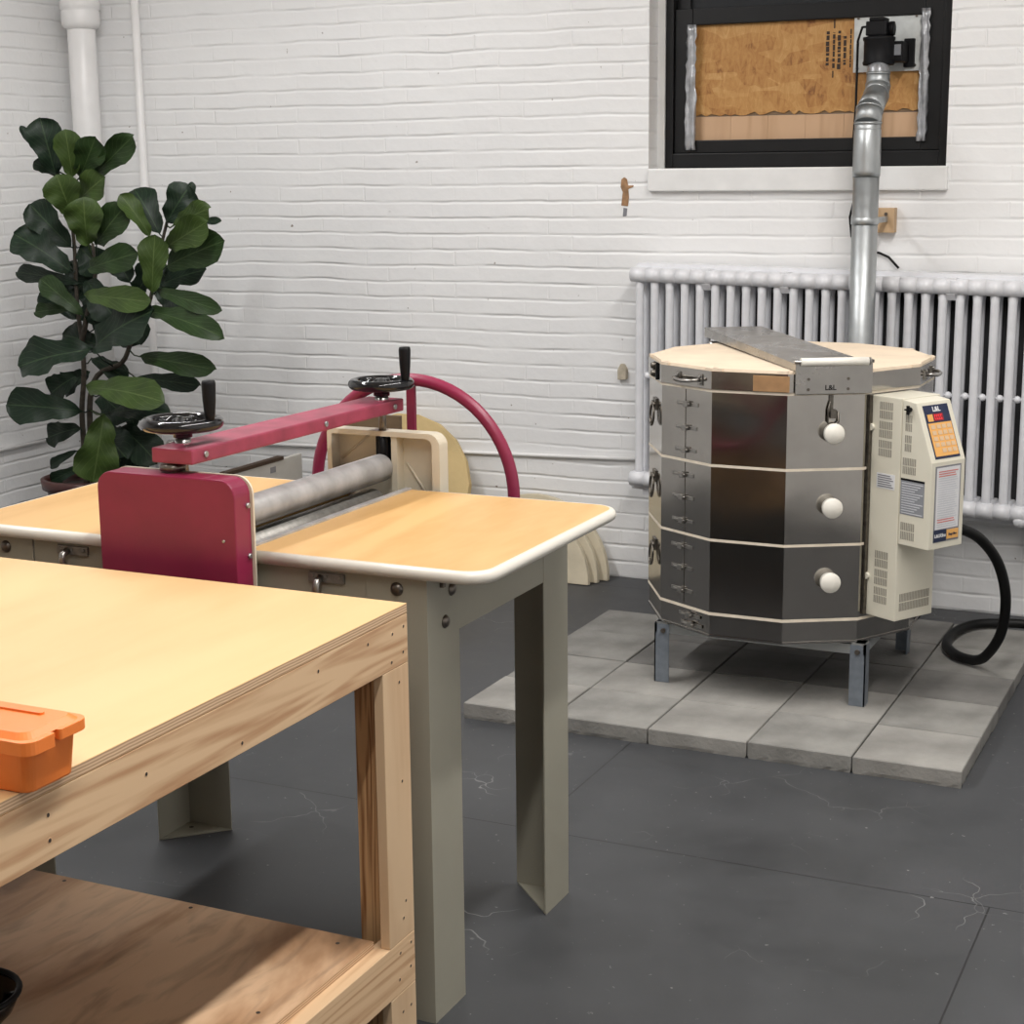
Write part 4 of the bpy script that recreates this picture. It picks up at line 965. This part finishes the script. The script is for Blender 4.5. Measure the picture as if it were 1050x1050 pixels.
# ------------------------------------------------------------------ fiddle leaf fig
PL = thing('potted_fig', 'tall fiddle leaf fig with big dark green leaves in dark red pot', 'plant', (-4.57, 5.5, 0))
bm = B(); lathe(bm, [(0, 0), (.125, 0), (.13, .01), (.165, .36), (.185, .365), (.19, .405), (.175, .41), (.165, .385), (.16, .36), (0, .36)], (-4.57, 5.5, 0), 40); obj('pot', bm, 'terracotta', PL)
bm = B(); lathe(bm, [(0, .375), (.163, .365), (.163, .34), (0, .34)], (-4.57, 5.5, 0), 30); obj('soil', bm, 'soil', PL)
STEMS = [[(-4.59, 5.52, .36), (-4.6, 5.53, 0.54), (-4.599, 5.53, 0.686), (-4.577, 5.53, 0.831), (-4.576, 5.53, 0.974), (-4.587, 5.53, 1.095), (-4.588, 5.53, 1.216), (-4.585, 5.53, 1.376), (-4.594, 5.53, 1.514), (-4.603, 5.53, 1.652)],
 [(-4.56, 5.53, .36), (-4.558, 5.53, 0.688), (-4.506, 5.53, 0.834), (-4.376, 5.53, 0.892), (-4.32, 5.53, 0.983), (-4.238, 5.53, 1.104), (-4.191, 5.53, 1.223), (-4.143, 5.53, 1.38), (-4.108, 5.53, 1.476)],
 [(-4.576, 5.53, 0.974), (-4.523, 5.53, 1.137), (-4.484, 5.53, 1.258), (-4.49, 5.53, 1.377)]]
for s in STEMS:
    bm = B(); n = len(s); tube(bm, smooth_path(s, 4), [.013 - .007 * i / ((n - 1) * 4) for i in range((n - 1) * 4 + 1)], 9); obj('stem', bm, 'bark', PL)
SP = [Vector(p) for s in STEMS for p in smooth_path(s, 3)]
PROF = [(0, .05), (.06, .30), (.14, .50), (.24, .58), (.34, .61), (.45, .72), (.56, .88), (.67, .98), (.77, 1.0), (.86, .90), (.93, .66), (.975, .36), (1, .03)]
rl = random.Random(21)
def leaf(b, q, w, tone):
    b, q = Vector(b), Vector(q); L = q - b
    toward = (Vector((0, 0, 1.9)) - b).normalized()
    N = (toward + Vector((rl.uniform(-.25, .25), 0, rl.uniform(.0, .45)))).normalized()
    W = L.cross(N).normalized(); N = W.cross(L).normalized()
    bm = B(); uvl = bm.loops.layers.uv.new('UVMap'); rows = []; ln = L.length
    fold = rl.uniform(.12, .38); ph = rl.uniform(0, 6); arch = rl.uniform(.03, .10) * ln; wav = rl.uniform(.05, .12) * w
    cols = [-1, -.66, -.33, 0, .33, .66, 1]
    for u, s in PROF:
        c = b + L * u + N * (arch * math.sin(PI * u)) - N * (.05 * ln * u * u)
        rows.append([(bm.verts.new(c + W * (v * s * w / 2 * (1 + .05 * math.sin(u * 23 + v * 2 + ph))) + N * (fold * abs(v) ** 1.3 * s * w / 2 + wav * abs(v) * math.sin(u * 15 + ph + (2 if v > 0 else 0)))), ((v + 1) / 2, u)) for v in cols])
    for A, C in zip(rows, rows[1:]):
        for k in range(6):
            qd = (A[k], A[k + 1], C[k + 1], C[k]); f = bm.faces.new([x[0] for x in qd]); f.smooth = True
            for lp, x in zip(f.loops, qd): lp[uvl].uv = x[1]
    near = min(SP, key=lambda p: (p - b).length - .25 * (b.z - p.z))
    if (near - b).length > .004:
        md = (near + b) / 2 + Vector((0, 0, -.01)); tube(bm, [near, md, b, b + L * .06], [.0035, .003, .003, .0015], 6)
    obj('leaf', bm, LEAF[0 if tone < .25 else 1 if tone < .58 else 2], PL)
LEAVES = [
    (-4.65, 5.52, 1.656, -4.67, 5.47, 1.882, 0.147, 0.15), (-4.746, 5.55, 1.725, -4.816, 5.52, 1.857, 0.039, 0.1),
    (-4.506, 5.45, 1.646, -4.486, 5.4, 1.83, 0.116, 0.75), (-4.494, 5.48, 1.644, -4.371, 5.44, 1.797, 0.127, 0.5),
    (-4.447, 5.52, 1.655, -4.225, 5.48, 1.798, 0.113, 0.3), (-4.651, 5.55, 1.651, -4.745, 5.5, 1.708, 0.064, 0.15),
    (-4.493, 5.42, 1.498, -4.493, 5.34, 1.652, 0.152, 0.7), (-4.498, 5.46, 1.541, -4.325, 5.42, 1.645, 0.127, 0.65),
    (-4.375, 5.36, 1.382, -4.335, 5.3, 1.564, 0.157, 0.75), (-4.365, 5.4, 1.38, -4.186, 5.36, 1.533, 0.127, 0.5),
    (-4.576, 5.5, 1.364, -4.73, 5.44, 1.541, 0.137, 0.1), (-4.549, 5.45, 1.269, -4.77, 5.38, 1.426, 0.162, 0.15),
    (-4.561, 5.52, 1.216, -4.904, 5.52, 1.26, 0.078, 0.1), (-4.47, 5.42, 1.097, -4.648, 5.38, 1.243, 0.093, 0.4),
    (-4.57, 5.46, 1.111, -4.726, 5.42, 1.102, 0.064, 0.35), (-4.602, 5.54, 1.064, -4.763, 5.5, 1.173, 0.088, 0.15),
    (-4.398, 5.38, 1.285, -4.14, 5.36, 1.352, 0.113, 0.5), (-4.416, 5.37, 1.18, -4.07, 5.32, 1.168, 0.108, 0.6),
    (-4.49, 5.48, 1.229, -4.338, 5.46, 1.078, 0.147, 0.12), (-4.09, 5.38, 1.196, -4.048, 5.36, 1.422, 0.122, 0.7),
    (-4.115, 5.42, 1.415, -4.2, 5.36, 1.58, 0.083, 0.65), (-4.145, 5.52, 1.42, -4.273, 5.54, 1.601, 0.132, 0.12),
    (-4.092, 5.5, 1.464, -3.987, 5.52, 1.609, 0.132, 0.12), (-3.993, 5.53, 1.539, -3.982, 5.53, 1.623, 0.034, 0.05),
    (-4.013, 5.44, 1.457, -3.821, 5.4, 1.523, 0.098, 0.7), (-4.038, 5.42, 1.373, -3.822, 5.38, 1.469, 0.127, 0.6),
    (-4.088, 5.48, 1.294, -3.801, 5.46, 1.397, 0.147, 0.35), (-3.956, 5.52, 1.464, -3.846, 5.52, 1.473, 0.034, 0.1),
    (-4.169, 5.55, 1.216, -3.96, 5.56, 1.282, 0.108, 0.05), (-4.096, 5.42, 1.202, -3.751, 5.34, 1.141, 0.078, 0.5),
    (-4.139, 5.4, 1.122, -3.717, 5.3, 1.052, 0.103, 0.55), (-4.415, 5.4, 0.96, -4.062, 5.33, 1.135, 0.196, 0.15),
    (-4.415, 5.4, 0.96, -4.731, 5.3, 0.894, 0.171, 0.12), (-4.513, 5.42, 0.7, -4.804, 5.3, 0.729, 0.157, 0.12),
    (-4.22, 5.45, 0.932, -3.834, 5.4, 0.904, 0.098, 0.5), (-4.283, 5.5, 0.835, -3.959, 5.47, 0.827, 0.078, 0.1),
    (-4.442, 5.38, 0.803, -4.016, 5.3, 0.789, 0.147, 0.6), (-4.395, 5.45, 0.692, -4.065, 5.4, 0.725, 0.108, 0.2),
    (-4.347, 5.36, 0.701, -4.391, 5.32, 0.427, 0.186, 0.65), (-4.586, 5.5, 0.614, -4.759, 5.48, 0.565, 0.108, 0.15),
    (-4.612, 5.5, 0.514, -4.753, 5.48, 0.439, 0.049, 0.1), (-4.575, 5.48, 0.453, -4.736, 5.45, 0.38, 0.059, 0.1),
    (-4.401, 5.53, 0.625, -4.202, 5.5, 0.494, 0.157, 0.08), (-4.447, 5.55, 0.553, -4.29, 5.53, 0.443, 0.147, 0.1),
    (-4.547, 5.55, 0.904, -4.371, 5.55, 0.826, 0.088, 0.08), (-4.564, 5.55, 0.843, -4.724, 5.55, 0.764, 0.108, 0.08),
    (-4.599, 5.58, 1.201, -4.446, 5.58, 1.065, 0.167, 0.05), (-4.343, 5.6, 1.165, -4.238, 5.6, 1.285, 0.118, 0.05),
    (-4.582, 5.56, 1.361, -4.478, 5.56, 1.264, 0.147, 0.08), (-4.667, 5.58, 1.3, -4.575, 5.58, 1.181, 0.127, 0.06),
    (-4.237, 5.6, 1.305, -4.148, 5.6, 1.189, 0.118, 0.05), (-4.597, 5.55, 1.074, -4.306, 5.55, 1.151, 0.118, 0.1),
    (-4.366, 5.58, 0.614, -4.406, 5.58, 0.755, 0.098, 0.06),
]
LEAVES += [(-4.52, 5.56, .75, -4.33, 5.5, .66, .15, .1), (-4.50, 5.57, .95, -4.70, 5.55, 1.0, .13, .05), (-4.44, 5.58, 1.1, -4.30, 5.56, .97, .15, .1), (-4.55, 5.58, 1.02, -4.42, 5.58, 1.15, .14, .06), (-4.5, 5.52, .62, -4.30, 5.42, .52, .16, .15), (-4.2, 5.56, 1.2, -4.05, 5.56, 1.10, .14, .05), (-4.56, 5.57, 1.22, -4.7, 5.57, 1.13, .13, .08), (-4.35, 5.58, 1.22, -4.42, 5.58, 1.32, .13, .05), (-4.62, 5.55, .83, -4.74, 5.5, .75, .12, .1)]
for l in LEAVES: leaf(l[0:3], l[3:6], l[6], l[7])

# ------------------------------------------------------------------ light: rows of ceiling fluorescents
def strip(name, x, y, ly, power, col=(1, .96, .90), w=.16, z=CZ - .12):
    d = bpy.data.lights.new(name, 'AREA'); d.shape = 'RECTANGLE'; d.size = w; d.size_y = ly; d.energy = power; d.color = col
    o = bpy.data.objects.new(name, d); COL.objects.link(o); o.location = (x, y, z); return o
strip('ceiling_fluorescent', -.55, 2.45, 4.6, 138, (1, .97, .94), w=.09)
strip('ceiling_fluorescent', -3.4, 3.4, 3.0, 84, (1, .99, .985), w=.09)

w = bpy.data.worlds.new('room'); S.world = w; w.use_nodes = True
w.node_tree.nodes['Background'].inputs[0].default_value = (.5, .55, .6, 1); w.node_tree.nodes['Background'].inputs[1].default_value = .3

cd = bpy.data.cameras.new('camera'); co = bpy.data.objects.new('camera', cd); COL.objects.link(co)
cd.sensor_width = 36; cd.sensor_fit = 'HORIZONTAL'; cd.lens = 58.582; cd.clip_start = .05
R3 = Matrix(((0.905646, 0.423907, -0.010351), (-0.076337, 0.187005, 0.979389), (0.417106, -0.886189, 0.20172))).transposed()
co.matrix_world = Matrix.Translation((0, 0, 1.66)) @ R3.to_4x4()
S.camera = co
S.view_settings.view_transform = 'Standard'; S.view_settings.look = 'None'; S.view_settings.gamma = 1; S.view_settings.use_curve_mapping = False
S.view_settings.exposure = 0.0
S.cycles.use_denoising = True
S.cycles.max_bounces = 10; S.cycles.diffuse_bounces = 5; S.cycles.glossy_bounces = 4
S.cycles.caustics_reflective = False; S.cycles.caustics_refractive = False
